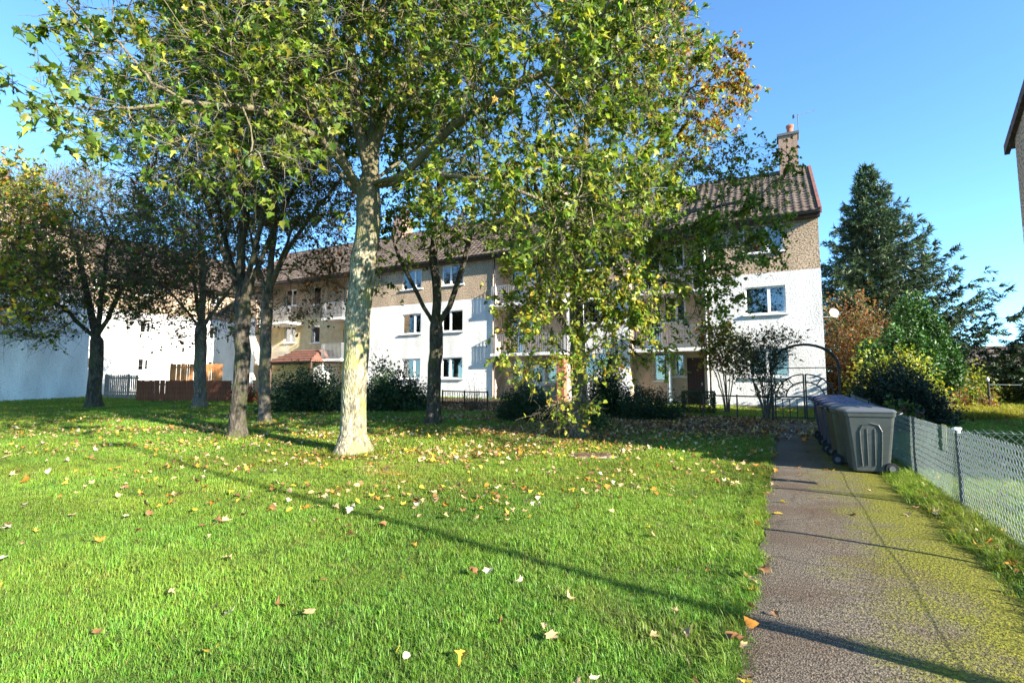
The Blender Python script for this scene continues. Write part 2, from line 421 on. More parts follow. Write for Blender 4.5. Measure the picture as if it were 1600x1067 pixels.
# path: local x = across, y = along
def path_material():
    m = bpy.data.materials.new('mossy_tarmac'); m.use_nodes = True
    t = m.node_tree; b = t.nodes['Principled BSDF']; b.inputs['Roughness'].default_value = .88; b.inputs['Specular IOR Level'].default_value = .25
    tc = t.nodes.new('ShaderNodeTexCoord')
    sp = t.nodes.new('ShaderNodeSeparateXYZ'); t.links.new(tc.outputs['Object'], sp.inputs[0])
    st = t.nodes.new('ShaderNodeTexNoise'); st.inputs['Scale'].default_value = 95; st.inputs['Detail'].default_value = 2
    t.links.new(tc.outputs['Object'], st.inputs['Vector'])
    cr = t.nodes.new('ShaderNodeValToRGB'); e = cr.color_ramp.elements
    e[0].position = .38; e[0].color = (.035, .03, .024, 1); e[1].position = .68; e[1].color = (.25, .20, .145, 1)
    t.links.new(st.outputs['Fac'], cr.inputs[0])
    # brown staining
    nb = t.nodes.new('ShaderNodeTexNoise'); nb.inputs['Scale'].default_value = 1.1; nb.inputs['Detail'].default_value = 6
    t.links.new(tc.outputs['Object'], nb.inputs['Vector'])
    rb = t.nodes.new('ShaderNodeMapRange'); rb.inputs['From Min'].default_value = .44; rb.inputs['From Max'].default_value = .72; rb.inputs['To Max'].default_value = .8
    t.links.new(nb.outputs['Fac'], rb.inputs['Value'])
    mb = t.nodes.new('ShaderNodeMix'); mb.data_type = 'RGBA'; mb.inputs['B'].default_value = (.085, .05, .03, 1)
    vo = t.nodes.new('ShaderNodeTexVoronoi'); vo.feature = 'DISTANCE_TO_EDGE'; vo.inputs['Scale'].default_value = .75
    wn = t.nodes.new('ShaderNodeTexNoise'); wn.inputs['Scale'].default_value = 3.5; wn.inputs['Detail'].default_value = 5
    t.links.new(tc.outputs['Object'], wn.inputs['Vector'])
    wa = t.nodes.new('ShaderNodeVectorMath'); wa.operation = 'MULTIPLY_ADD'; wa.inputs[1].default_value = (.35, .35, 0)
    t.links.new(wn.outputs['Color'], wa.inputs[0]); t.links.new(tc.outputs['Object'], wa.inputs[2]); t.links.new(wa.outputs[0], vo.inputs['Vector'])
    ck = t.nodes.new('ShaderNodeMapRange'); ck.inputs['From Min'].default_value = .004; ck.inputs['From Max'].default_value = .012
    ck.inputs['To Min'].default_value = .65; ck.inputs['To Max'].default_value = 1
    t.links.new(vo.outputs['Distance'], ck.inputs['Value'])
    cm = t.nodes.new('ShaderNodeMix'); cm.data_type = 'RGBA'; cm.blend_type = 'MULTIPLY'; cm.inputs['Factor'].default_value = 1
    t.links.new(cr.outputs[0], cm.inputs['A']); t.links.new(ck.outputs[0], cm.inputs['B'])
    t.links.new(rb.outputs[0], mb.inputs['Factor']); t.links.new(cm.outputs['Result'], mb.inputs['A'])
    # moss on the fence side
    n1 = t.nodes.new('ShaderNodeTexNoise'); n1.inputs['Scale'].default_value = 1.6; n1.inputs['Detail'].default_value = 7; n1.inputs['Roughness'].default_value = .65
    n2 = t.nodes.new('ShaderNodeTexNoise'); n2.inputs['Scale'].default_value = 42; n2.inputs['Detail'].default_value = 4
    for n in (n1, n2): t.links.new(tc.outputs['Object'], n.inputs['Vector'])
    def mth(op, a, b_):
        k = t.nodes.new('ShaderNodeMath'); k.operation = op
        for idx, v in enumerate((a, b_)):
            if isinstance(v, (int, float)): k.inputs[idx].default_value = v
            else: t.links.new(v, k.inputs[idx])
        return k.outputs[0]
    x = sp.outputs['X']
    v = mth('ADD', mth('MULTIPLY', mth('SUBTRACT', x, .52), 1.6), mth('MULTIPLY', mth('SUBTRACT', n1.outputs['Fac'], .5), 3.4))
    v = mth('ADD', v, mth('MULTIPLY', mth('SUBTRACT', n2.outputs['Fac'], .5), 1.3))
    mr = t.nodes.new('ShaderNodeMapRange'); mr.inputs['From Min'].default_value = -.25; mr.inputs['From Max'].default_value = .75; mr.inputs['To Max'].default_value = .92
    t.links.new(v, mr.inputs['Value'])
    mc = t.nodes.new('ShaderNodeValToRGB'); e = mc.color_ramp.elements
    e[0].position = .3; e[0].color = (.04, .048, .006, 1); e[1].position = .7; e[1].color = (.245, .232, .013, 1)
    t.links.new(n2.outputs['Fac'], mc.inputs[0])
    mx = t.nodes.new('ShaderNodeMix'); mx.data_type = 'RGBA'
    t.links.new(mr.outputs[0], mx.inputs['Factor']); t.links.new(mb.outputs['Result'], mx.inputs['A']); t.links.new(mc.outputs[0], mx.inputs['B'])
    t.links.new(mx.outputs['Result'], b.inputs['Base Color'])
    bp = t.nodes.new('ShaderNodeBump'); bp.inputs['Strength'].default_value = .9; bp.inputs['Distance'].default_value = .012
    hs = mth('ADD', st.outputs['Fac'], mth('MULTIPLY', mr.outputs[0], mth('MULTIPLY', n2.outputs['Fac'], 1.5)))
    t.links.new(hs, bp.inputs['Height']); t.links.new(bp.outputs[0], b.inputs['Normal'])
    return m
def wob(a, k): return .02 * np.sin(a * 1.3 + k) + .015 * np.sin(a * 3.1 + 2 * k) + .02 * np.sin(a * 7.7 + k)
als = np.arange(-8, 19.45, .15)
PL = -0.26 + wob(als, 1.0); PR = 1.46 + wob(als, 4.0)
V = []
nc = 12
for a, l0, l1 in zip(als, PL, PR):
    for k in range(nc + 1):
        l = l0 + (l1 - l0) * k / nc
        x, y = pq(a, l)
        V.append((l, a, float(gz(x, y)) + .006 + .02 * (1 - (2 * k / nc - 1) ** 4)))
i = np.arange((nc + 1) * (len(als) - 1)).reshape(-1, nc + 1)[:, :-1].ravel()
po = obj('path', np_mesh('path', V, [np.stack([i, i + 1, i + nc + 2, i + nc + 1], 1)], path_material(), None, True))
po.rotation_euler = (0, 0, math.atan2(Q[1], Q[0]))
tag(po, 'narrow tarmac path with yellow moss along the fence side', kind='structure')

# ------------------------------------------------------------------ buildings
def wall_panel(mb, x0, x1, z0, z1, ops, y=0.0, reveal=.14):
    """upright sheet in the plane y, facing -y, with openings and their reveals"""
    ops = [(max(a, x0), min(b, x1), max(c, z0), min(d, z1)) for a, b, c, d in ops]
    ops = [o for o in ops if o[1] - o[0] > .01 and o[3] - o[2] > .01]
    xs_ = sorted({x0, x1, *[o[0] for o in ops], *[o[1] for o in ops]})
    zs_ = sorted({z0, z1, *[o[2] for o in ops], *[o[3] for o in ops]})
    for a, b in zip(xs_[:-1], xs_[1:]):
        for c, d in zip(zs_[:-1], zs_[1:]):
            mx_, mz_ = (a + b) / 2, (c + d) / 2
            if any(o[0] < mx_ < o[1] and o[2] < mz_ < o[3] for o in ops): continue
            mb.quad((a, y, c), (b, y, c), (b, y, d), (a, y, d))
    for a, b, c, d in ops:
        Y1 = y + reveal
        mb.quad((a, y, c), (a, Y1, c), (b, Y1, c), (b, y, c))
        mb.quad((a, y, d), (b, y, d), (b, Y1, d), (a, Y1, d))
        mb.quad((a, y, c), (a, y, d), (a, Y1, d), (a, Y1, c))
        mb.quad((b, y, c), (b, Y1, c), (b, Y1, d), (b, y, d))

def window(parent, x0, x1, z0, z1, y=0.0, mull=.5, curtain=None, sillp=True, blind=False):
    """white framed window set back in its opening; > pane, sill, curtain"""
    yf = y + .08
    t = .055
    mb = MB()
    mb.box(x0, x1, yf, yf + .06, z0, z0 + t); mb.box(x0, x1, yf, yf + .06, z1 - t, z1)
    mb.box(x0, x0 + t, yf, yf + .06, z0 + t, z1 - t); mb.box(x1 - t, x1, yf, yf + .06, z0 + t, z1 - t)
    cells = [(x0 + t, x1 - t)]
    if mull:
        xm = x0 + (x1 - x0) * mull
        mb.box(xm - t * .8, xm + t * .8, yf - .012, yf + .06, z0 + t, z1 - t)
        cells = [(x0 + t, xm - t * .8), (xm + t * .8, x1 - t)]
        # opening casement has its own heavier frame
        a, b = cells[1] if mull > .5 else cells[0]
        mb.box(a, a + .035, yf - .008, yf + .05, z0 + t, z1 - t); mb.box(b - .035, b, yf - .008, yf + .05, z0 + t, z1 - t)
        mb.box(a + .035, b - .035, yf - .008, yf + .05, z0 + t, z0 + t + .035); mb.box(a + .035, b - .035, yf - .008, yf + .05, z1 - t - .035, z1 - t)
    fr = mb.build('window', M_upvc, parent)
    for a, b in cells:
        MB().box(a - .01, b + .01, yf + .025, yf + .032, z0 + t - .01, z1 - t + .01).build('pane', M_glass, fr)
    if sillp:
        MB().box(x0 - .12, x1 + .12, y - .09, y + .085, z0 - .075, z0 - .002).build('sill', M_upvc, fr)
    if curtain:
        for a, b in curtain:
            cx0, cx1 = x0 + (x1 - x0) * a, x0 + (x1 - x0) * b
            n = max(8, int((cx1 - cx0) / .02))
            Vc = []; Fc = []
            for k in range(n + 1):
                xx = cx0 + (cx1 - cx0) * k / n
                yy = yf + .14 + .02 * math.sin(k * 1.1) + .008 * math.sin(k * 2.7)
                Vc += [(xx, yy, z0), (xx, yy, z1)]
                if k: Fc.append((2 * k - 2, 2 * k, 2 * k + 1, 2 * k - 1))
            MB().add(Vc, Fc).build('curtain', M_curtain, fr)
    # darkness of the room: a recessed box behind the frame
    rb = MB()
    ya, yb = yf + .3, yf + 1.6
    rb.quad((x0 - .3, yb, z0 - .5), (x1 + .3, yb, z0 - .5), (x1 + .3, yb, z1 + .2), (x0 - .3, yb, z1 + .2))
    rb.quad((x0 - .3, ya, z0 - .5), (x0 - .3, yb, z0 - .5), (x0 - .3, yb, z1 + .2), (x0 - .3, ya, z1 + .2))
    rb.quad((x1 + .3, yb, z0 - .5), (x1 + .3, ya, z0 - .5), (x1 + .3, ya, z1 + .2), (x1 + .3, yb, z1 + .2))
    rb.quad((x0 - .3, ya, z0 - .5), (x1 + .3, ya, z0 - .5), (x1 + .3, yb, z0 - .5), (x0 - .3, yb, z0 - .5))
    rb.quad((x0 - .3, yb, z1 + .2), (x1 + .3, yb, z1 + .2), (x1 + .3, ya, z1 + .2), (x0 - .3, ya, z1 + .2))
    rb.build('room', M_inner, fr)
    return fr

def tiled_slope(x0, x1, ya, za, yb, zb, tw=.30, rowh=.34):
    """interlocking tiles as real relief: rolls across, a step at each course. a = eave, b = ridge"""
    L = math.hypot(yb - ya, zb - za); dy, dz = (yb - ya) / L, (zb - za) / L
    ny_, nz_ = -dz * (1 if yb > ya else -1), abs(dy)
    rows = int(math.ceil(L / rowh)); cols = int(round((x1 - x0) / tw)); per = 5
    u = np.linspace(0, cols, cols * per + 1)
    prof = .035 * np.clip(np.cos(2 * np.pi * u), -.35, 1)
    xx = x0 + (x1 - x0) * u / cols
    n = len(xx)
    Vs = []
    rr = np.random.default_rng(3)
    for r in range(rows):
        s0, s1 = r * rowh - (.05 if r == 0 else 0), min((r + 1) * rowh + .03, L)
        jit = rr.normal(0, .004, cols)[np.clip(u.astype(int), 0, cols - 1)]
        for s_, lift in ((s0, .0), (s0, .055), (s1, .012)):
            h = (prof + lift + jit) if lift > .001 or lift == .012 else prof + .0
            if lift == 0.0: h = prof * 0 + .0
            Vs.append(np.stack([xx, ya + dy * s_ + ny_ * h, za + dz * s_ + nz_ * h], 1))
    Vn = np.concatenate(Vs)
    Fs = []
    for r in range(rows):
        for k in (0, 1):
            b = (r * 3 + k) * n
            i_ = b + np.arange(n - 1)
            Fs.append(np.stack([i_, i_ + 1, i_ + 1 + n, i_ + n], 1))
    return Vn, [np.concatenate(Fs)]

def gable_poly(mb, x, D, z0, z1, ze, zr):
    """slice of a gable end in the plane x between z0 and z1"""
    h = D / 2
    def wid(z): return (0, D) if z <= ze else (h * (z - ze) / (zr - ze), D - h * (z - ze) / (zr - ze))
    zs_ = [z0] + ([ze] if z0 < ze < z1 else []) + [z1]
    pts = [(x, wid(z)[0], z) for z in zs_] + [(x, wid(z)[1], z) for z in reversed(zs_)]
    if abs(pts[len(zs_) - 1][1] - pts[len(zs_)][1]) < 1e-6: pts.pop(len(zs_))
    mb.add(pts, [tuple(range(len(pts)))])

def roof(parent, x0, x1, D, ze, zr, verge=True, over=.35, vm=None):
    h = D / 2
    sl_ = (zr - ze) / h
    ya, za = -over, ze - over * sl_ + .06
    o = MB()
    # boarding under the tiles, soffit, fascia
    o.quad((x0, ya, za - .02), (x1, ya, za - .02), (x1, h, zr + .04), (x0, h, zr + .04))
    o.quad((x0, h, zr + .04), (x1, h, zr + .04), (x1, D + over, za - .02), (x0, D + over, za - .02))
    rf = o.build('roof', M_tile, parent)
    V1, F1 = tiled_slope(x0, x1, ya - .03, za, h, zr + .06)
    tl = obj('roof_tiles', np_mesh('roof_tiles', V1, F1, M_tile), rf); tag(tl, kind='stuff')
    V1, F1 = tiled_slope(x0, x1, D + over + .03, za, h, zr + .06)
    tl = obj('roof_tiles', np_mesh('roof_tiles', V1, F1, M_tile), rf); tag(tl, kind='stuff')
    rt = MB(); n = int((x1 - x0) / .45)
    for k in range(n):
        a = x0 + (x1 - x0) * k / n; b = x0 + (x1 - x0) * (k + 1) / n - .012
        rt.tube([(a, h, zr + .05), (b, h, zr + .05)], .12, 8)
    tag(rt.build('ridge_tiles', M_tile, rf), kind='stuff')
    MB().box(x0, x1, ya + .02, ya + .045, za - .24, za - .03).box(x0, x1, ya + .045, 0.0, za - .24, za - .215).build('fascia', M_dark, parent)
    gt = MB()
    prof = [(x0, ya - .075 + .075 * math.cos(t), za - .08 + .075 * math.sin(t)) for t in np.linspace(math.pi, 2 * math.pi, 7)]
    prof += [(x0, ya - .075 + .06 * math.cos(t), za - .08 + .06 * math.sin(t)) for t in np.linspace(2 * math.pi, math.pi, 7)]
    gt.prism(prof, (x0, 0, 0), (x1, 0, 0)); gt.build('gutter', M_gutter, parent)
    if verge:
        for xx in (x0, x1):
            s_ = -1 if xx == x0 else 1
            for sgn in (0, 1):
                vb = MB()
                pa = np.array([0, ya - .05, za - .02]) if not sgn else np.array([0, D - ya + .05, za - .02])
                pb = np.array([0, h, zr + .08])
                k = 9
                for q in range(k):
                    a = pa + (pb - pa) * (q / k); b = pa + (pb - pa) * ((q + 1) / k - .004)
                    pr = [(xx - .06, a[1], a[2] - .16), (xx + .06, a[1], a[2] - .16), (xx + .06, a[1], a[2] + .12), (xx - .06, a[1], a[2] + .12)]
                    vb.prism(pr, a, b)
                vb.build('verge', vm or M_redverge, rf)
    return rf

def chimney(rf, x, y, z0, z1, wx=.75, wy=.9, pots=1):
    m = MB(); m.box(x - wx / 2, x + wx / 2, y - wy / 2, y + wy / 2, z0, z1)
    c = m.build('chimney', M_brick, rf)
    MB().box(x - wx / 2 - .07, x + wx / 2 + .07, y - wy / 2 - .07, y + wy / 2 + .07, z1, z1 + .13).build('cap', M_lead, c)
    for k in range(pots):
        yy = y + (k - (pots - 1) / 2) * .4
        MB().lathe([(.17, 0), (.16, .1), (.145, .35), (.17, .42), (.185, .46), (.185, .54), (.15, .55), (.12, .55)], 14, (x + .12, yy, z1 + .125)).build('chimney_pot', M_terra, c, smooth=False)
    return c

def aerial(parent, x, y, z, h=.9, ang=.6):
    m = MB()
    m.tube([(x, y, z - .6), (x, y, z + h)], .018, 6)
    d = np.array([math.cos(ang), math.sin(ang), .32])
    a = np.array([x, y, z + h - .05])
    m.tube([a - d * .2, a + d * 1.0], .009, 6)
    pr = np.array([-math.sin(ang), math.cos(ang), 0])
    for k in range(8):
        c = a + d * (-.1 + .15 * k)
        m.tube([c - pr * .12, c + pr * .12], .004, 4)
    m.quad(tuple(a - d * .18 + [0, 0, -.1]), tuple(a - d * .22 + pr * .1 + [0, 0, -.1]), tuple(a - d * .22 + pr * .1 + [0, 0, .1]), tuple(a - d * .18 + [0, 0, .1]))
    return m.build('television_aerial', M_lead, parent)

def balcony(parent, x0, x1, y0, y1, z, mesh=True):
    b = MB().box(x0, x1, y0, y1, z - .16, z).build('balcony', M_white, parent)
    r = MB()
    yy = y0 + .05
    r.box(x0 + .02, x1 - .02, yy - .02, yy + .02, z + .98, z + 1.02)
    r.box(x0 + .02, x1 - .02, yy - .015, yy + .015, z + .10, z + .13)
    n = int((x1 - x0) / .12)
    for k in range(n + 1):
        xx = x0 + .04 + (x1 - x0 - .08) * k / n
        r.box(xx - .009, xx + .009, yy - .009, yy + .009, z, z + .98)
    if y0 < -.2:
        for xx in (x0 + .03, x1 - .03):
            r.box(xx - .015, xx + .015, yy, 0, z + .98, z + 1.02)
            for k in range(1, 6): r.box(xx - .009, xx + .009, yy * (1 - k / 6) - .009, yy * (1 - k / 6) + .009, z, z + .98)
    r.build('railing', M_steel, b)
    return b

def pipe(parent, x, y, z0, z1, m=None):
    p = MB().tube([(x, y, z0), (x, y, z1)], .045, 8)
    for z in np.arange(z0 + .8, z1, 1.7): p.box(x - .06, x + .06, y - .055, y + .06, z, z + .05)
    return p.build('downpipe', m or M_upvc, parent)

ANG = math.atan2(-.456, .89)
ZE, ZR, ZB = 8.62, 11.95, 5.97
SILL = [1.40, 4.15, 6.92]; HEAD = [2.62, 5.37, 8.14]

# ---- the long block of flats across the lawn
A = empty('apartment_block', (13.1, 21.4, .45), ANG,
          'long white and tan three storey block of flats with chimney behind the trees', 'building')
LEN, DEP = 38.0, 8.6
RC = 1.25                                   # depth of the recessed bays
white = [(-4.48, 0, [(-2.95, -1.35)]), (-11.5, -8.2, [(-10.65, -9.05)]), (-27.1, -15.93, [(-19.45, -17.95), (-22.4, -20.95)]), (-38, -36.2, [])]
CUR = {0: None}
k = 0
for x0, x1, wins in white:
    ops = [(a, b, SILL[f], HEAD[f]) for a, b in wins for f in range(3)]
    mb = MB(); wall_panel(mb, x0, x1, -.6, ZB, ops); mb.build('white_wall', M_white, A)
    mb = MB(); wall_panel(mb, x0, x1, ZB, ZE, ops); mb.build('roughcast_wall', M_tan, A)
    for wi, (a, b) in enumerate(wins):
        for f in range(3):
            cur = None
            if f == 1 and a == -2.95: cur = [(.02, .42)]
            elif f == 0 and a == -19.45: cur = [(.03, .25), (.36, .97)]
            elif f == 1 and wi == 1: cur = [(.75, .97)]
            elif f == 2 and a == -19.45: cur = [(.05, .3)]
            elif f == 0 and wi == 1: cur = [(.03, .2)]
            mu = (.58 if f else .5) if a > -12 else (.42 if wi == 0 else .64)
            window(A, a, b, SILL[f], HEAD[f], 0, mu, cur)
    # returns into the recesses
    for xx, s_ in ((x0, -1), (x1, 1)):
        if xx in (0, -38): continue
        MB().quad((xx, 0, -.6), (xx, RC, -.6), (xx, RC, ZE), (xx, 0, ZE)).build('return_wall', M_peach, A)
rec = [(-8.2, -4.48, M_peach, [(-7.28, -6.68, 1.25, 2.75), (-6.3, -5.85, 1.45, 2.55), (-5.72, -4.92, .02, 2.35)]),
       (-15.93, -11.5, M_peach, [(-14.1, -13.3, .02, 2.3), (-13.2, -12.5, 1.2, 2.4), (-15.3, -14.6, 1.3, 2.4)]),
       (-36.2, -27.1, M_yellow, [(-30.6, -29.9, 1.1, 2.3)])]
for x0, x1, m_, ops in rec:
    allops = list(ops)
    mid = (x0 + x1) / 2
    ups = []
    for f in (1, 2):
        if x1 > -20: ups += [(x0 + .5, x0 + 1.3, 2.75 * f + .02, 2.75 * f + 2.1), (x0 + 1.45, x0 + 2.5, SILL[f], HEAD[f] - .1)]
        else: ups += [(-31.7, -30.9, SILL[f] - .1, HEAD[f]), (-34.6, -33.4, SILL[f], HEAD[f]), (-28.6, -27.8, 2.75 * f + .02, 2.75 * f + 2.1)]
    mb = MB(); wall_panel(mb, x0, x1, -.6, ZB, ops + ups, RC); mb.build('recessed_wall', m_, A)
    mb = MB(); wall_panel(mb, x0, x1, ZB, ZE, ops + ups, RC); mb.build('recessed_wall', M_tan, A)
    for o_ in ops + ups:
        tall = o_[3] - o_[2] > 1.9
        if tall and o_[2] < 1:
            d = MB().box(o_[0], o_[1], RC + .06, RC + .11, o_[2], o_[3])
            for q in range(6):
                xq = o_[0] + (o_[1] - o_[0]) * (q + .5) / 6
                d.box(xq - .045, xq + .045, RC + .045, RC + .062, o_[2] + .06, o_[3] - .05)
            dd = d.build('door', M_door if x1 > -6 else M_upvc, A)
            MB().box(o_[1] - .16, o_[1] - .10, RC + .02, RC + .05, 1.0, 1.14).build('handle', M_steel, dd)
            if x1 < -6:
                MB().box(o_[0] + .18, o_[1] - .18, RC + .035, RC + .044, 1.2, 2.05).build('pane', M_glass, dd)
        else:
            window(A, o_[0], o_[1], o_[2], o_[3], RC, 0 if o_[1] - o_[0] < .9 else .55, None, o_[2] % 2.75 > .3)
    if x1 > -20:
        for f in (1, 2): balcony(A, x0 + .02, x1 - .02, -.35, RC, 2.75 * f)
    else:
        for f in (1, 2):
            balcony(A, -29.0, -27.12, -.35, RC, 2.75 * f); balcony(A, -35.6, -32.4, -.35, RC, 2.75 * f)
# house number on the glazed door
txt = bpy.data.curves.new('number', 'FONT'); txt.body = '2'; txt.size = .34; txt.extrude = .004; txt.align_x = 'CENTER'
txo = bpy.data.objects.new('tmp', txt); COL.objects.link(txo)
bpy.context.view_layer.update()
me = bpy.data.meshes.new_from_object(txo.evaluated_get(bpy.context.evaluated_depsgraph_get()))
COL.objects.unlink(txo); me.materials.clear(); me.materials.append(M_upvc)
no = obj('door_number', me, A); no.location = (-13.0, RC - .012, 2.46); no.rotation_euler = (math.pi / 2, 0, 0)
# white stair screen beside the peach bay
MB().box(-6.52, -6.42, .35, RC, -.5, 2.6).build('screen_wall', M_white, A)
pipe(A, -6.35, .30, -.5, 2.6)
pipe(A, -15.80, -.07, -.5, ZE - .2, M_gutter)
pipe(A, -4.62, -.07, -.5, ZE - .2)
MB().box(-13.05, -11.52, .1, RC, -.5, 1.0).build('porch_wall', M_greyr, A)
MB().box(-11.9, -11.5, -.45, 0, -.5, 2.55).build('brick_pier', M_terra, A)
# gables, back wall
for xg in (0, -LEN):
    mb = MB(); gable_poly(mb, xg, DEP, -.6, ZB, ZE, ZR); mb.build('gable_wall', M_white, A)
    mb = MB(); gable_poly(mb, xg, DEP, ZB, ZR, ZE, ZR); mb.build('gable_wall', M_tan, A)
MB().quad((-LEN, DEP, -.6), (0, DEP, -.6), (0, DEP, ZE), (-LEN, DEP, ZE)).build('rear_wall', M_white, A)
rfA = roof(A, -LEN, .06, DEP, ZE, ZR)
chimney(rfA, -.85, DEP / 2 - .1, ZR - .7, ZR + 1.75, .85, .85)
aerial(A, -.35, DEP / 2 - .1, ZR + 2.2, .75, .55)
chimney(rfA, -13.7, DEP / 2, ZR - .7, ZR + 1.3, .9, 1.2, 2)
chimney(rfA, -26, DEP / 2, ZR - .7, ZR + 1.3, .9, 1.2, 2)
# base course
for xa, xb in ((-11.4, -8.3), (-4.4, -.1), (-27, -16)): MB().box(xa, xb, -.03, .05, -.5, .15).build('base_course', M_greyr, A)
# tiled porch on the left bays
pc = MB()
px0, px1, py0 = -32.9, -28.6, -1.5
pc.add([(px0, py0, 2.55), (px1, py0, 2.55), (px1, RC, 2.55), (px0, RC, 2.55), (px0 + 1.0, .2, 3.45), (px1 - 1.0, .2, 3.45), (px0 + 1.0, RC, 3.45), (px1 - 1.0, RC, 3.45)],
       [(0, 1, 5, 4), (1, 2, 7, 5), (3, 0, 4, 6), (4, 5, 7, 6), (0, 3, 2, 1)])
for r in range(5):
    q = r / 5
    xa, xb = px0 + 1.0 * q, px1 - 1.0 * q; yy = py0 + 1.7 * q; zz = 2.55 + .9 * q
    pc.box(xa, xb, yy - .03, yy + .05, zz + .0, zz + .07)
pr_ = pc.build('porch_roof', mat('old_red_tile', (.20, .085, .055), .85, color2=(.13, .06, .045), scale=5, bump=(25, .4)), A)
for xx in (px0 + .15, px1 - .25):
    MB().box(xx, xx + .12, py0 + .15, py0 + .27, -.6, 2.54).build('porch_post', M_dark, A)
MB().box(px0 + .1, px1 - .1, py0 + .14, py0 + .2, 2.35, 2.54).build('porch_beam', M_dark, A)
MB().box(px1 - 1.1, px1 - .2, -.3, RC, -.6, 2.5).build('porch_wall', M_white, A)
# satellite dish on the gable corner
dm = MB()
n = 18
prof = [(.0, 0), (.08, .009), (.15, .03), (.21, .06), (.214, .064), (.15, .037), (.08, .018), (0.0, .009)]
for_pts = []
M4 = Matrix.Translation((.30, -.1, 0)) @ Matrix.Rotation(math.radians(75), 4, 'X') @ Matrix.Rotation(0.5, 4, 'Y')
vs_ = [(r * math.cos(2 * math.pi * q / n), r * math.sin(2 * math.pi * q / n), z) for r, z in prof for q in range(n)]
dm.add([tuple(M4 @ Vector(p)) for p in vs_], [(i_ * n + q, i_ * n + (q + 1) % n, (i_ + 1) * n + (q + 1) % n, (i_ + 1) * n + q) for i_ in range(len(prof) - 1) for q in range(n)])
dsh = dm.build('satellite_dish', M_dish, A, smooth=True); dsh.location = (.10, .5, 4.05)
MB().tube([(-.12, .1, -.1), (.2, .02, -.12), (.42, -.08, -.05)], .02, 6).tube([(.42, -.12, -.22), (.46, -.5, -.12)], .012, 5).box(.43, .49, -.56, -.48, -.15, -.09).build('bracket', M_steel, dsh)

# ---- the other blocks
def plain_block(name, loc, ang, x0, x1, D, label, cols=(), ww=1.5, chim=(), verge=True):
    b = empty(name, loc, ang, label, 'building')
    ops = [(a, a + ww, SILL[f] + (.35 if ww < 1 else 0), HEAD[f]) for a in cols for f in range(3)]
    mb = MB(); wall_panel(mb, x0, x1, -.8, ZB, ops); mb.build('white_wall', M_white, b)
    mb = MB(); wall_panel(mb, x0, x1, ZB, ZE, ops); mb.build('roughcast_wall', M_tan, b)
    for o_ in ops: window(b, *o_, 0, .55)
    for xg in (x0, x1):
        mb = MB(); gable_poly(mb, xg, D, -.8, ZB, ZE, ZR); mb.build('gable_wall', M_white, b)
        mb = MB(); gable_poly(mb, xg, D, ZB, ZR, ZE, ZR); mb.build('gable_wall', M_tan, b)
    MB().quad((x0, D, -.8), (x1, D, -.8), (x1, D, ZE), (x0, D, ZE)).build('rear_wall', M_white, b)
    rf = roof(b, x0 - .06, x1 + .06, D, ZE, ZR, verge, vm=M_dark)
    for c in chim: chimney(rf, c, D / 2, ZR - .7, ZR + 1.3, .9, 1.1, 2)
    return b
BN = np.array([6.15, 8.75]) + 4.9 * np.array([.8, -.6])
B = plain_block('apartment_block', (BN[0], BN[1], -.1), ANG, 0, 26, 9.2,
                'tan and white block of flats whose shaded gable rises beyond the wire fence', [2.0, 5, 10, 13, 18, 22])
Cb = plain_block('apartment_block', (-28.6, 21.4, .6), ANG, -20, 0, 9.1,
                 'white gable end of flats mottled by tree shade beside the picket fence', [-4, -8], chim=(-10,))
D_ = plain_block('apartment_block', (-29.0, 33.0, .75), math.atan2(P[1], P[0]), 0, 26, 8.6,
                 'bright white sunlit flats with small windows behind the timber fences', [.9, 4.4, 9.5, 13, 17, 21], ww=.75)
vp_ = ground(55, 617)
v = empty('vent_pipe', (vp_[0] + .5, vp_[1] - 2.2, float(gz(0, vp_[1] - 2.2))), 0, 'thin grey vent pipe standing before the mottled white gable', 'pipe')
MB().tube([(0, 0, -.1), (0, 0, .95)], .04, 8).box(-.07, .07, -.07, .07, .95, 1.02).build('pipe', M_steel, v)
MB().tube([(-.16, 0, -.1), (-.16, 0, .5)], .03, 8).build('stub', M_steel, v)

# ------------------------------------------------------------------ leaves
def leaf_maple():
    """five pointed lobes, folded slightly along the midrib; lies in xy, stem at origin, tip along +y"""
    half = [(0, 0), (.10, -.03), (.34, .02), (.30, .14), (.50, .34), (.27, .36), (.24, .46), (.17, .62), (.12, .66)]
    pts = half + [(0, 1.0)] + [(-x, y) for x, y in half[:0:-1]]
    c = (0, .34)
    V_ = [(c[0], c[1], .0)] + [(x, y, .16 * abs(x) + .10 * max(0, y - .5) * -1) for x, y in pts]
    n = len(pts)
    F_ = [(0, 1 + k, 1 + (k + 1) % n) for k in range(n)]
    return np.array(V_, np.float32), np.array(F_, np.int32)
def leaf_maple_lo():
    pts = [(0, 0), (.33, .02), (.24, .18), (.50, .36), (.17, .48), (0, 1), (-.17, .48), (-.50, .36), (-.24, .18), (-.33, .02)]
    V_ = [(x, y, .16 * abs(x) - .1 * max(0, y - .5)) for x, y in pts]
    F_ = [(0, 1, 2), (0, 2, 4), (2, 3, 4), (0, 4, 5), (0, 5, 6), (0, 6, 8), (6, 7, 8), (0, 8, 9)]
    return np.array(V_, np.float32), np.array(F_, np.int32)
def leaf_round():
    pts = [(0, 0), (.34, .10), (.40, .42), (.22, .75), (0, 1), (-.22, .75), (-.40, .42), (-.34, .10)]
    V_ = [(x, y, .22 * abs(x) - .12 * y * y) for x, y in pts]
    F_ = [(0, 1, 2), (0, 2, 3), (0, 3, 4), (0, 4, 5), (0, 5, 6), (0, 6, 7)]
    return np.array(V_, np.float32), np.array(F_, np.int32)
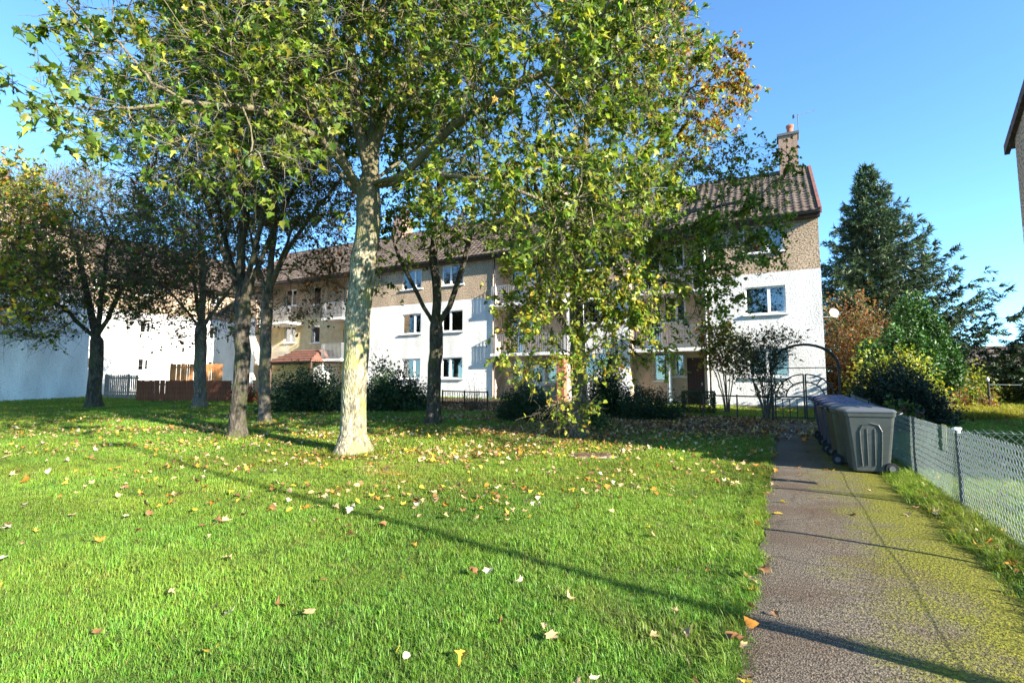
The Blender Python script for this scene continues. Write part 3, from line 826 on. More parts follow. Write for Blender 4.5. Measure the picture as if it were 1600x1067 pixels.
def leaf_small():
    pts = [(0, 0), (.30, .45), (0, 1), (-.30, .45)]
    V_ = [(x, y, .2 * abs(x) - .1 * y * y) for x, y in pts]
    return np.array(V_, np.float32), np.array([(0, 1, 2), (0, 2, 3)], np.int32)
LEAF = {'maple': leaf_maple(), 'maple_lo': leaf_maple_lo(), 'round': leaf_round(), 'small': leaf_small()}

def unit(v): return v / np.maximum(np.linalg.norm(v, axis=-1, keepdims=True), 1e-9)
def leaf_frames(rng, n, up=.55, droop=.35, out=None):
    """rotation matrices (n,3,3): columns = side, tip, normal"""
    nrm = unit(rng.normal(0, 1, (n, 3)) * (1 - up) + np.array([0, 0, 1.0]) * up + np.array([-SX, -SY, .25]) * .22)
    tip = rng.normal(0, 1, (n, 3))
    if out is not None: tip = tip * .8 + out
    tip[:, 2] -= droop * 2
    tip = unit(tip - nrm * (tip * nrm).sum(1, keepdims=True))
    side = np.cross(tip, nrm)
    return np.stack([side, tip, nrm], -1)
def leaves_mesh(name, kind, pos, rot, size, col, m):
    T, Fc = LEAF[kind]
    n, k = len(pos), len(T)
    rg = np.random.default_rng(n)
    Tn = np.repeat(T[None], n, 0)
    Tn[:, :, 2] = Tn[:, :, 2] * rg.normal(1.2, 1.6, (n, 1)) + rg.normal(0, .35, (n, 1)) * Tn[:, :, 1] ** 2
    Tn[:, :, 0] *= .75 + .35 * rg.random((n, 1))
    V_ = np.einsum('nij,nkj->nki', rot, Tn) * size[:, None, None] + pos[:, None, :]
    Fa = (Fc[None] + (np.arange(n) * k)[:, None, None]).reshape(-1, Fc.shape[1])
    return np_mesh(name, V_.reshape(-1, 3), [Fa], m, np.repeat(col, k, 0))

def palette(rng, n, cols, wts, var=.25):
    c = np.array(cols)[rng.choice(len(cols), n, p=np.array(wts) / sum(wts))]
    return np.clip(c * (1 + rng.normal(0, var, (n, 1))) * (1 + rng.normal(0, .08, (n, 3))), .004, .9)

GREEN = (.12, .185, .022); DGREEN = (.04, .08, .013); LIME = (.26, .285, .035); YEL = (.38, .29, .03); ORA = (.34, .13, .02); RUST = (.20, .07, .02); BRN = (.12, .07, .03)

# ------------------------------------------------------------------ tree growth
def ellipsoid_pts(rng, blobs, spacing, n_try=30000):
    """points through the union of ellipsoids, at least `spacing` apart, denser near the skin"""
    vol = np.array([b[3] * b[4] * b[5] * (b[6] if len(b) > 6 else 1) for b in blobs]); vol = vol / vol.sum()
    pick = rng.choice(len(blobs), n_try, p=vol)
    d = unit(rng.normal(0, 1, (n_try, 3))) * (rng.random((n_try, 1)) ** (1 / 4.0))
    B_ = np.array([b[:6] for b in blobs])
    p = B_[pick, :3] + d * B_[pick, 3:6]
    cell = {}
    keep = []
    for q, pt in enumerate(p):
        key = tuple((pt // spacing).astype(int))
        ok = True
        for dx in (-1, 0, 1):
            for dy in (-1, 0, 1):
                for dz in (-1, 0, 1):
                    for o_ in cell.get((key[0] + dx, key[1] + dy, key[2] + dz), ()):
                        if ((p[o_] - pt) ** 2).sum() < spacing * spacing: ok = False; break
                    if not ok: break
                if not ok: break
            if not ok: break
        if ok:
            cell.setdefault(key, []).append(q); keep.append(q)
    return p[keep]

def grow(rng, trunk, limbs, attract, seg=.35, wiggle=.05, back=1.2, up=.25):
    """trunk / limbs: polylines; each attractor gets a curved branch from the best node already there"""
    pos = []; par = []; dirs = []
    def addline(pts, parent):
        pts = [np.array(p, float) for p in pts]
        last = parent
        prev = pos[parent] if parent >= 0 else None
        for p in pts:
            if prev is not None:
                L = np.linalg.norm(p - prev); n = max(1, int(L / seg))
                for k in range(1, n + 1):
                    q = prev + (p - prev) * k / n + rng.normal(0, wiggle * .35, 3) * (1 if k < n else 0)
                    d_ = unit(q - pos[last]); pos.append(q); par.append(last); dirs.append(d_); last = len(pos) - 1
            else:
                pos.append(p); par.append(-1); dirs.append(np.array([0, 0, 1.])); last = len(pos) - 1
            prev = p
        return last
    addline(trunk, -1)
    ntr = len(pos)
    for lm in limbs:
        q = int(np.argmin(np.linalg.norm(np.array(pos) - lm[0], axis=1)))
        addline(lm[1:], q)
    core = np.array(pos)
    zmin = min(l[0][2] for l in limbs) if limbs else trunk[0][2] + .45 * (trunk[-1][2] - trunk[0][2])
    dcore = np.min(np.linalg.norm(attract[:, None] - core[None], axis=2), axis=1)
    cap = len(pos) + len(attract) * 40
    PA = np.zeros((cap, 3)); DA = np.zeros((cap, 3)); n = len(pos)
    PA[:n] = pos; DA[:n] = dirs
    ends = []
    for a in attract[np.argsort(dcore)]:
        v_ = a - PA[:n]; L = np.linalg.norm(v_, axis=1)
        cs = (v_ * DA[:n]).sum(1) / np.maximum(L, 1e-6)
        cost = L * (1 + back * (1 - cs) * .5)
        cost = np.where((PA[:n, 2] < zmin - .05) & (np.arange(n) < ntr), cost + 50, cost)
        cost = np.where(L < .08, 1e9, cost)
        b = int(np.argmin(cost)); p0 = PA[b].copy(); L_ = L[b]
        d0 = unit(DA[b] * .55 + unit(a - p0) * .6 + np.array([0, 0, up]))
        c1 = p0 + d0 * L_ * .45
        m = max(2, int(L_ / seg) + 1)
        last = b
        for k in range(1, m + 1):
            t = k / m
            q = (1 - t) ** 2 * p0 + 2 * t * (1 - t) * c1 + t * t * a
            if k < m: q = q + rng.normal(0, wiggle, 3) * min(1, L_)
            PA[n] = q; DA[n] = unit(q - PA[last]); par.append(last); last = n; n += 1
            if n >= cap - 50: break
        ends.append(last)
        if n >= cap - 50: break
    return PA[:n].copy(), DA[:n].copy(), np.array(par), np.array(ends), ntr

def branch_mesh(pos, par, ends, rbase, r0=.006, flare=1.5, flare_h=.5, ntr=0, rmin=0.0):
    n = len(pos)
    cnt = np.zeros(n); ch = [[] for _ in range(n)]
    for k in range(n):
        if par[k] >= 0: ch[par[k]].append(k)
    order = range(n - 1, -1, -1)           # children always come after parents
    for k in order:
        if not ch[k]: cnt[k] = 1
        if par[k] >= 0: cnt[par[k]] += cnt[k]
    e = math.log(max(cnt[0], 3)) / math.log(rbase / r0)
    rad = r0 * cnt ** (1 / e)
    z0 = pos[0][2]
    hh = np.clip((pos[:, 2] - z0) / flare_h, 0, 10)
    fl = 1 + (flare - 1) * np.exp(-hh * 2.2)
    isT = np.arange(n) < ntr
    rad = np.where(isT, rad * fl, rad)
    Vs, Fs = [], []; off = 0
    done = np.zeros(n, bool)
    starts = [0]
    while starts:
        s_ = starts.pop()
        chain = [par[s_]] if par[s_] >= 0 else []
        k = s_
        while True:
            chain.append(k); done[k] = True
            c = ch[k]
            if not c: break
            big = max(c, key=lambda q: cnt[q])
            starts += [q for q in c if q != big]
            k = big
        pts = pos[chain]; rr = rad[chain].copy()
        if par[s_] >= 0: rr[0] = min(rr[0], rr[1] * 1.25)
        if rr.max() < rmin: continue
        m = len(chain)
        if m < 2: continue
        sides = 14 if rr.max() > .12 else 8 if rr.max() > .05 else 5 if rr.max() > .018 else 3
        t = np.gradient(pts, axis=0); t = unit(t)
        ref = np.array([1.0, .13, .07]) if abs(t[0][2]) > .7 else np.array([.1, .05, 1.0])
        u = unit(ref - t * (t @ ref)[:, None]); v_ = np.cross(t, u)
        an = np.arange(sides) * 2 * math.pi / sides
        rr2 = rr[:, None] * np.ones((1, sides))
        if sides == 14:                   # buttressed, uneven trunk
            hz = np.exp(-np.clip((pts[:, 2] - z0) / (flare_h * .8), 0, 9))
            rr2 = rr2 * (1 + (.05 + .22 * hz)[:, None] * np.sin(an * 3 + 1.0)[None] + (.03 + .10 * hz)[:, None] * np.sin(an * 5 + pts[:, 2:3] * .5))
        ring = pts[:, None] + rr2[..., None] * (np.cos(an)[None, :, None] * u[:, None] + np.sin(an)[None, :, None] * v_[:, None])
        Vs.append(ring.reshape(-1, 3))
        i_ = (np.arange(m - 1)[:, None] * sides + np.arange(sides)[None])
        j_ = (np.arange(m - 1)[:, None] * sides + (np.arange(sides)[None] + 1) % sides)
        Fs.append(np.stack([i_, j_, j_ + sides, i_ + sides], -1).reshape(-1, 4) + off)
        off += m * sides
    return np.concatenate(Vs), np.concatenate(Fs), rad

def twiglets(rng, ends_p, ends_d, per, length, r=.0035, spread=.8, droop=0.0):
    """fine twigs from each branch end: returns points along them and a 3-sided mesh"""
    n = len(ends_p) * per
    p0 = np.repeat(ends_p, per, 0) + rng.normal(0, .06, (n, 3))
    d = unit(np.repeat(ends_d, per, 0) * (1 - spread * .5) + rng.normal(0, spread * .6, (n, 3)) + np.array([0, 0, -droop]))
    L = length * (.5 + rng.random((n, 1)))
    mid = p0 + d * L * .5 + rng.normal(0, .04, (n, 3)) * L
    p1 = p0 + d * L + np.array([0, 0, -droop * .4]) * L
    u = unit(np.cross(d, np.array([.3, .5, .8]))); v_ = np.cross(d, u)
    an = np.arange(3) * 2 * math.pi / 3
    rg = [c[:, None] + rr * (np.cos(an)[None, :, None] * u[:, None] + np.sin(an)[None, :, None] * v_[:, None]) for c, rr in ((p0, r * 1.3), (mid, r), (p1, r * .45))]
    V_ = np.stack(rg, 1).reshape(-1, 3)
    base = (np.arange(n) * 9)[:, None, None]
    a = np.array([[i * 3 + k, i * 3 + (k + 1) % 3, (i + 1) * 3 + (k + 1) % 3, (i + 1) * 3 + k] for i in range(2) for k in range(3)])
    return p0, mid, p1, d, V_, (a[None] + base).reshape(-1, 4)

def make_tree(name, label, base, trunk, limbs, blobs, rbase, bark, leafkind, leafsize, nleaf, colfn, spacing=.55, per=4, tlen=.5, seed=1, group=None, single=0,
              cat='tree', droop=.35, up=.5, wig=.05, flare=1.5, extra=None, tr=.0035, twigs_mat=None, r0=.007, tdroop=0.0, fill=.0):
    rng = np.random.default_rng(seed)
    base = np.array(base, float)
    t = empty(name, base, 0, label, cat, group)
    tp = [np.array(p, float) for p in trunk]; lp = [[np.array(p, float) for p in l] for l in limbs]
    att = ellipsoid_pts(rng, blobs, spacing)
    pos, dirs, par, ends, ntr = grow(rng, tp, lp, att, wiggle=wig)
    V_, F_, rad = branch_mesh(pos, par, ends, rbase, r0=r0, flare=flare, ntr=ntr)
    tk = obj('trunk', np_mesh('trunk', V_ - base, [F_], bark, None, True), t)
    # leafy or bare twigs come off the last stretch of every branch
    tips = pos[ends]; td = dirs[ends]
    thin = np.where((rad < .016) & (np.arange(len(pos)) >= ntr))[0]
    if fill > 0:
        sel = rng.choice(thin, int(len(thin) * fill), replace=False)
        tips = np.concatenate([tips, pos[sel]]); td = np.concatenate([td, dirs[sel]])
    p0, mid, p1, d, Vt, Ft = twiglets(rng, tips, td, per, tlen, tr, droop=tdroop)
    tw = obj('twigs', np_mesh('twigs', Vt - base, [Ft], twigs_mat or bark), t); tag(tw, kind='stuff')
    if nleaf > 0:
        nt_ = len(tips)                        # some sprays keep their leaves, others have dropped them
        wq = np.repeat(rng.gamma(.95, 1.0, nt_) + .04, per) * (rng.gamma(1.2, 1.0, nt_ * per) + .05)
        k = rng.choice(len(p0), nleaf, p=wq / wq.sum())
        f = rng.random((nleaf, 1)) ** .7
        p = np.where(f < .5, p0[k] + (mid[k] - p0[k]) * f * 2, mid[k] + (p1[k] - mid[k]) * (f * 2 - 1)) + rng.normal(0, .03, (nleaf, 3))
        if extra is not None: p = np.concatenate([p, extra])
        n = len(p)
        rot = leaf_frames(rng, n, up, droop)
        size = leafsize * (.6 + .7 * rng.random(n))
        col = colfn(rng, p)
        crown = None
        dist = np.linalg.norm(p - np.array([0, 0, CZ]), axis=1)
        vis = (p[:, 1] > .5) & (np.abs(p[:, 0] / p[:, 1]) < .99) & (p[:, 2] - CZ < p[:, 1] * .72)
        if single:
            scr = np.where(vis, size / dist, 0); idx = np.argsort(-scr)[:single]
        else: idx = np.array([], int)
        rest = np.setdiff1d(np.arange(n), idx)
        far = leafkind + '_lo' if leafkind == 'maple' else leafkind
        crown = obj('crown', leaves_mesh('crown', far, p[rest] - base, rot[rest], size[rest], col[rest], M_leaf), t); tag(crown, kind='stuff')
        if single:
            T, Fc = LEAF[leafkind]
            cc = col[idx]; nv = 9
            qn = np.argsort(cc[:, 0] / cc[:, 1]); var = []
            for v_ in range(nv):
                g_ = qn[v_ * len(qn) // nv:(v_ + 1) * len(qn) // nv]
                c = cc[g_].mean(0)
                me = np_mesh('leaf', T, [Fc], M_leaf, np.tile(c, (len(T), 1)))
                for q in g_:
                    o_ = obj('leaf', me, crown)
                    M3 = Matrix([list(map(float, row)) for row in rot[idx[q]]]).to_4x4()
                    o_.matrix_local = Matrix.Translation([float(x) for x in (p[idx[q]] - base)]) @ M3 @ Matrix.Scale(float(size[idx[q]]), 4)
    return t

def bl(px, py, Y, rx, ry, rz, wt=1.0):
    p = at(px, py, Y); return (p[0], p[1], p[2], rx, ry, rz, wt)

# ---- big maple
def col_maple(rng, p):
    n = len(p)
    c = palette(rng, n, [GREEN, DGREEN, LIME, YEL], [.50, .20, .285, .015])
    yel = rng.random(n) < .35 * np.clip(1 - np.linalg.norm((p - at(860, 240, 9)) / [1.6, 1.6, 1.0], axis=1), 0, 1)
    c[yel] = palette(rng, int(yel.sum()), [YEL, LIME, ORA], [.5, .4, .1])
    return c
b0 = ground(550, 706); Yt = b0[1]
tr_ = [b0 - [0, 0, .15], at(551, 640, Yt), at(557, 520, Yt), at(572, 380, Yt), at(576, 290, Yt), at(585, 200, Yt + .1), at(592, 90, Yt + .2), at(600, -40, Yt + .3), at(610, -260, Yt + .3)]
lm = [[at(573, 310, Yt), at(535, 250, Yt - .3), at(480, 150, Yt - .8), at(400, 40, Yt - 1.2), at(330, -80, Yt - 1.6)],
      [at(575, 300, Yt), at(560, 200, Yt - .1), at(548, 90, Yt + .2), at(545, -20, Yt + .4), at(540, -200, Yt + .4)],
      [at(577, 300, Yt), at(620, 285, Yt - .2), at(690, 215, Yt - .8), at(790, 140, Yt - 1.6), at(900, 90, Yt - 2.2)],
      [at(580, 230, Yt), at(630, 130, Yt - .2), at(700, 50, Yt - .4), at(780, -50, Yt - .5)],
      [at(573, 315, Yt), at(520, 260, Yt + .4), at(440, 190, Yt + .9), at(350, 120, Yt + 1.3)],
      [at(573, 305, Yt), at(500, 215, Yt - 1.2), at(400, 170, Yt - 2.4), at(290, 160, Yt - 3.4), at(200, 170, Yt - 4.0)],
      [at(580, 290, Yt), at(640, 240, Yt + .8), at(720, 180, Yt + 1.5)],
      [at(580, 285, Yt), at(650, 270, Yt - 1.0), at(760, 280, Yt - 1.8), at(860, 320, Yt - 2.2)]]
mb_ = [bl(540, 30, 10.8, 3.6, 3.4, 2.6), bl(300, 90, 8.6, 2.0, 1.7, 1.6), bl(170, 165, 7.0, 1.0, .9, .65, 1.6), bl(190, 10, 8.0, 1.0, 1.1, .8, .8),
       bl(300, 230, 7.8, 1.1, 1.0, .7), bl(440, 260, 7.4, .45, .5, .35, 2), bl(430, 130, 8.6, 1.4, 1.4, 1.2), bl(800, 110, 9.2, 2.1, 1.8, 1.7),
       bl(960, 110, 9.6, 1.6, 1.6, 1.7), bl(850, 320, 8.9, 1.5, 1.2, .9, 1.3), bl(720, 300, 9.8, 1.1, 1.1, .8), bl(960, 300, 9.8, 1.1, 1.1, 1.0),
       bl(620, -230, 10.8, 5.2, 4.6, 2.6, .55), bl(240, -150, 9.5, 2.5, 2.5, 1.5, .5), bl(1000, -100, 9.8, 1.4, 2, 1.4, .5)]
make_tree('maple_tree', 'tall maple with thick pale sunlit trunk and big lobed green leaves', b0, tr_, lm, mb_, .262, M_barkpale, 'maple', .132, 90000, col_maple, twigs_mat=M_barkmid,
          spacing=.46, per=6, tlen=.5, seed=11, single=300, flare=1.75, droop=.5, up=.45, fill=.25)

# ---- lime in front of the entrance
def col_lime(rng, p):
    n = len(p)
    c = palette(rng, n, [GREEN, DGREEN, LIME, YEL], [.44, .20, .31, .05])
    low = np.clip((6.2 - p[:, 2]) / 3.5, 0, 1) * .55
    q = rng.random(n) < low
    c[q] = palette(rng, int(q.sum()), [LIME, YEL, GREEN, ORA], [.62, .17, .19, .02])
    hi = np.clip((p[:, 2] - 7.0) / 2.5, 0, 1) * np.clip((p[:, 0] - 2.6) / 1.8, 0, 1) * .9
    q = rng.random(n) < hi
    c[q] = palette(rng, int(q.sum()), [ORA, YEL, RUST, LIME, BRN], [.16, .22, .18, .26, .18])
    return c
b0 = ground(905, 682); Yt = b0[1]
tr_ = [b0 - [0, 0, .15], at(905, 600, Yt), at(900, 480, Yt), at(905, 350, Yt + .1), at(915, 220, Yt + .3), at(930, 90, Yt + .4), at(950, -30, Yt + .5)]
lm = [[at(902, 560, Yt), at(870, 480, Yt - .5), at(830, 440, Yt - .9)], [at(902, 560, Yt), at(950, 480, Yt - .4), at(1020, 440, Yt - .5)],
      [at(902, 470, Yt), at(980, 380, Yt + .2), at(1080, 330, Yt + .5), at(1190, 310, Yt + .8)], [at(902, 450, Yt), at(860, 340, Yt - .4), at(820, 260, Yt - .8)],
      [at(905, 380, Yt), at(980, 260, Yt + .5), at(1060, 170, Yt + 1.0)]]
lb = [bl(900, 330, 12.6, 2.2, 1.7, 1.8), bl(850, 480, 11.6, 1.2, 1.1, 1.0, 1.3), bl(960, 470, 11.5, 1.5, 1.1, .9, 1.3), bl(1080, 400, 13.0, 1.2, 1.3, 1.0), bl(1160, 340, 13.8, 1.0, 1.0, .6, .7),
      bl(1190, 270, 14.3, .9, 1.0, .7, .7), bl(1090, 260, 14.2, 1.3, 1.2, 1.1), bl(1080, 130, 14.6, 1.2, 1.3, 1.3), bl(1120, 150, 14.6, 1.0, 1.1, .8, .8), bl(970, 80, 14.0, 2.0, 1.8, 1.8),
      bl(875, 640, 11.7, .6, .5, .32, 1.8), bl(1090, 490, 13.2, .8, .8, .4, .5), bl(810, 560, 11.6, .6, .6, .5, .8), bl(880, 560, 11.5, .9, .7, .6), bl(1000, 550, 12.2, .7, .7, .4), bl(1120, 460, 13.8, .6, .7, .35, .4), bl(1180, 385, 14.0, .6, .7, .35, .6), bl(1010, -80, 14.2, 1.6, 1.6, 1.0, .6), bl(905, 640, 13.0, .35, .35, .4, 1.0)]
make_tree('lime_tree', 'broad lime with round yellowing leaves hanging low before the flats entrance', b0, tr_, lm, lb, .20, M_barkmid, 'round', .092, 50000, col_lime,
          spacing=.42, per=5, tlen=.48, seed=23, single=300, flare=1.4, droop=.55, up=.4, tdroop=.25, fill=.15)

# ---- the other lawn trees
def col_dark(rng, p): return palette(rng, len(p), [DGREEN, GREEN, LIME, BRN], [.30, .40, .26, .04])
def col_copper(rng, p): return palette(rng, len(p), [RUST, BRN, DGREEN, ORA], [.35, .35, .2, .1])
def col_gold(rng, p): return palette(rng, len(p), [YEL, ORA, LIME, GREEN], [.30, .10, .36, .24])

def fork_tree(name, label, base, trunkpx, fork, limbpx, blobs, rbase, **kw):
    Yt = base[1]
    tr_ = [np.array(base) - [0, 0, .15]] + [at(x, y, Yt) for x, y in trunkpx]
    lm = [[at(*fork, Yt)] + [at(x, y, Yt + dy) for x, y, dy in l] for l in limbpx]
    return make_tree(name, label, base, tr_, lm, blobs, rbase, **kw)

b0 = ground(368, 684)
fork_tree('lawn_tree', 'dark barked tree with leaning base and upswept bare twiggy crown', b0, [(376, 600), (380, 500), (376, 420), (384, 330), (372, 230), (365, 120)], (379, 470),
          [[(350, 400, -.3), (320, 310, -.8), (290, 220, -1.2)], [(410, 400, .2), (450, 310, .4), (500, 240, .6)], [(400, 380, -.5), (430, 260, -.9), (450, 140, -1.2)], [(355, 390, .6), (330, 280, 1.2), (310, 160, 1.5)]],
          [bl(380, 210, 13, 2.2, 2.2, 2.4), bl(300, 300, 12.6, 1.3, 1.4, 1.2), bl(470, 280, 13.3, 1.4, 1.4, 1.5), bl(400, 90, 13, 2.2, 2, 1.6), bl(250, 200, 12.5, 1.3, 1.3, 1.2)], .185,
          bark=M_barkdark, leafkind='maple', leafsize=.11, nleaf=8000, twigs_mat=M_barkmid, colfn=col_dark, spacing=.48, per=7, tlen=.75, seed=31, flare=1.7, fill=.5, tr=.005)
b0 = ground(413, 659)
fork_tree('lawn_tree', 'slim tree with sunlit grey trunk just behind the dark leaning tree', b0, [(412, 580), (417, 480), (425, 390), (430, 300), (440, 200)], (417, 470),
          [[(400, 400, .3), (380, 320, .5)], [(450, 390, .2), (500, 320, .6), (540, 270, .8)], [(440, 400, -.4), (470, 330, -.8)]],
          [bl(440, 330, 16.8, 2.2, 2, 2.0), bl(500, 400, 16.6, 1.4, 1.2, 1.0), bl(370, 380, 16.8, 1.4, 1.2, 1.0), bl(450, 200, 17, 2.4, 2, 2), bl(470, 470, 16.5, 1.2, 1, .6)], .175,
          bark=M_barkmid, leafkind='round', leafsize=.11, nleaf=7000, colfn=col_copper, spacing=.55, per=6, tlen=.7, seed=32, fill=.4, tr=.005)
b0 = ground(311, 637)
fork_tree('lawn_tree', 'rusty twigged tree before the low brown board fence', b0, [(313, 560), (315, 500), (318, 430), (310, 340)], (315, 510),
          [[(270, 460, .2), (220, 420, .3)], [(360, 450, -.3), (400, 410, -.5)], [(300, 420, .8), (280, 340, 1.2)]],
          [bl(310, 430, 22.2, 3.0, 2.4, 2.2), bl(240, 470, 22.3, 1.6, 1.5, 1.2), bl(370, 470, 21.8, 1.4, 1.4, 1.2), bl(310, 330, 22.4, 2.8, 2.4, 2.0), bl(290, 510, 22, 1.4, 1.2, .6)], .24,
          bark=M_barkmid, leafkind='round', leafsize=.12, nleaf=7000, colfn=lambda r, p: palette(r, len(p), [RUST, BRN, DGREEN, GREEN], [.14, .20, .36, .30]), spacing=.62, per=6, tlen=.9, seed=33, fill=.4, tr=.007, twigs_mat=M_twig)
b0 = ground(146, 637)
fork_tree('lawn_tree', 'spreading tree with low forked trunk before the mottled white gable', b0, [(150, 570), (152, 520), (160, 450), (170, 370)], (151, 528),
          [[(110, 490, -.4), (50, 450, -1.0), (0, 440, -1.6)], [(190, 450, .3), (240, 400, .5)], [(130, 430, .8), (110, 350, 1.2)]],
          [bl(150, 420, 22.6, 3.4, 2.6, 2.2), bl(40, 450, 21.6, 2.4, 1.8, 1.6), bl(230, 400, 22.8, 2.4, 2.0, 1.8), bl(120, 330, 22.8, 3.0, 2.4, 1.8), bl(60, 510, 21.5, 1.6, 1.3, .6)], .25,
          bark=M_barkdark, leafkind='round', leafsize=.12, nleaf=10000, colfn=col_dark, twigs_mat=M_barkmid, spacing=.56, per=7, tlen=.9, seed=34, fill=.6, tr=.006)
b0 = ground(674, 666)
fork_tree('lawn_tree', 'young dark tree with Y shaped fork before the white wall', b0, [(678, 590), (681, 512)], (681, 512),
          [[(662, 480, 0), (640, 435, 0), (625, 405, -.1), (610, 360, -.1)], [(702, 480, 0), (722, 420, .1), (738, 360, .2), (742, 280, .2)], [(682, 450, .2), (676, 400, .3), (685, 330, .4), (688, 240, .4)]],
          [bl(680, 330, 15.6, 1.8, 1.6, 1.5), bl(620, 390, 15.5, .9, .9, .7), bl(745, 330, 15.8, 1.2, 1.2, 1.2), bl(690, 220, 15.8, 1.8, 1.6, 1.4), bl(615, 440, 15.4, .55, .5, .35)], .205,
          bark=M_barkdark, leafkind='round', leafsize=.11, nleaf=7000, colfn=col_dark, spacing=.5, per=5, tlen=.55, seed=35, fill=.2)
b0 = np.array([-22.3, 19.2, float(gz(0, 19.2))])
make_tree('lawn_tree', 'golden yellow autumn tree rising above the mottled white gable', b0, [b0 - [0, 0, .1], b0 + [.1, 0, 2.5], b0 + [.3, .2, 5], b0 + [.5, .3, 8]],
          [[b0 + [.1, 0, 2.8], b0 + [1.5, -.3, 5], b0 + [3, -.5, 6.5]], [b0 + [.2, .1, 3.4], b0 + [-1.2, .5, 5.5]]],
          [(b0[0] + 1.2, b0[1], b0[2] + 7.2, 3.4, 2.8, 3.2, 1), (b0[0] + 2.6, b0[1] - .3, b0[2] + 5.0, 2.0, 2, 1.6, 1)], .25, M_barkmid, 'round', .14, 10000, col_gold,
          spacing=.6, per=5, tlen=.6, seed=36, fill=.2)

# ------------------------------------------------------------------ shrubs and conifers
def shrub(name, label, base, rx, ry, h, cols, wts, n=3500, size=.06, seed=1, leafm=None, kind='small', stems=14, zmin=.0, top=.0, shell=.33, up=.35, cat='shrub', group=None, lump=.25):
    """many stems rising from the base and leaves through an uneven rounded volume"""
    rng = np.random.default_rng(seed)
    base = np.array([base[0], base[1], float(gz(base[0], base[1])) - .02])
    t = empty(name, base, 0, label, cat, group)
    d = unit(rng.normal(0, 1, (n, 3))); d[:, 2] = np.abs(d[:, 2]) * 1.0
    ph = rng.random(6) * 6.28
    az = np.arctan2(d[:, 1], d[:, 0])
    lum = 1 + lump * (np.sin(az * 3 + ph[0]) * np.cos(d[:, 2] * 4 + ph[1]) + .6 * np.sin(az * 7 + ph[2] + d[:, 2] * 9) + .4 * np.sin(az * 13 + ph[3]) * np.cos(d[:, 2] * 11 + ph[4]))
    r = (rng.random(n) ** shell) * lum
    r = np.where(rng.random(n) < .08, r * 1.18, r)
    p = np.stack([d[:, 0] * rx * r, d[:, 1] * ry * r, zmin * h + np.abs(d[:, 2]) * (1 - zmin) * h * r], 1)
    low = rng.random(n) < .3                       # skirt
    p[low, 2] = zmin * h + p[low, 2] * rng.random(low.sum())
    # skirts stand off the base: below half height keep full width
    S = MB()
    for k in range(stems):
        q = p[rng.integers(n)]
        b = np.array([q[0] * .15, q[1] * .15, -.05]); m = (b + q) / 2 + [q[0] * .12, q[1] * .12, .12 * h]
        S.tube([b, (b + m) / 2 + rng.normal(0, .02, 3), m, q], [.018, .014, .01, .004], 5)
    S.build('stems', M_twig, t)
    tag(t.children[0], kind='stuff')
    rot = leaf_frames(rng, n, up, .1, unit(p * [1, 1, .6]) * 1.3)
    sz = size * (.6 + .8 * rng.random(n))
    c = palette(rng, n, cols, wts, .25)
    f = obj('foliage', leaves_mesh('foliage', kind, p, rot, sz, c, leafm or M_leafdull), t); tag(f, kind='stuff')
    return t
EVER = [(.018, .045, .014), (.03, .06, .018), (.045, .075, .02)]
def gp(px, py): p = ground(px, py); return (p[0], p[1])

shrub('evergreen_shrub', 'wide dark hedge shrub between slim grey trunk and pale maple trunk', gp(482, 642), 1.6, 1.0, 1.6, EVER, [.5, .3, .2], 15000, .10, 41)
shrub('evergreen_shrub', 'dark spreading shrub right of pale maple trunk under the white wall', gp(618, 641), 1.45, 1.0, 1.45, EVER, [.4, .35, .25], 12000, .10, 42)
shrub('leggy_shrub', 'tall open shrub with loose dark leaves behind the pale maple trunk', gp(597, 636), .75, .6, 2.3, EVER, [.4, .3, .3], 1100, .10, 43, kind='round', zmin=.2, shell=.6, stems=16)
shrub('evergreen_shrub', 'rounded clipped dark shrub by the glazed number 2 entrance', gp(822, 655), 1.0, .8, 1.25, EVER, [.6, .3, .1], 13000, .065, 44, lump=.12)
shrub('twiggy_shrub', 'pale half bare shrub behind the black garden railings', gp(742, 641), .6, .5, 1.35, [(.16, .12, .075), (.10, .085, .05), BRN], [.4, .3, .3], 800, .05, 45, stems=46, shell=.8)
shrub('evergreen_shrub', 'low dark spreading shrub under the peach coloured bay', gp(1012, 654), 1.15, .8, 1.05, EVER, [.55, .3, .15], 12000, .065, 46)
shrub('holly_bush', 'tall dark bush just behind the low hanging lime', gp(950, 650), .75, .65, 2.2, EVER, [.6, .3, .1], 10000, .08, 47, zmin=.05)
shrub('evergreen_shrub', 'small dark evergreen at the foot of the lime', gp(925, 668), .55, .5, .6, [(.04, .07, .02), (.05, .09, .02), LIME], [.4, .4, .2], 1500, .07, 48, kind='round')
# box hedge
rng = np.random.default_rng(49)
hp = gp(1092, 645)
hb = empty('box_hedge', (hp[0], hp[1], float(gz(*hp))), ANG, 'clipped square dark hedge by the maroon door', 'hedge')
n = 5200
p = (rng.random((n, 3)) - .5) * [1.15, .6, .8]; ax = rng.integers(0, 3, n); sg = rng.choice([-1, 1], n); hl = np.array([.575, .3, .4])
sk = rng.random(n) < .75
for a_ in range(3):
    q = sk & (ax == a_); p[q, a_] = sg[q] * hl[a_] * (1 + rng.normal(0, .03, q.sum()))
p[:, 2] += .42
f = obj('foliage', leaves_mesh('foliage', 'small', p, leaf_frames(rng, n, .3, .1), .05 * (.6 + .8 * rng.random(n)), palette(rng, n, EVER, [.5, .35, .15]), M_leafdull), hb); tag(f, kind='stuff')
S = MB()
for k in range(8): S.tube([(-.5 + k * .14, 0, -.05), (-.5 + k * .14 + .03, .03, .35), (-.52 + k * .145, -.05, .72)], .012, 5)
tag(S.build('stems', M_twig, hb), kind='stuff')

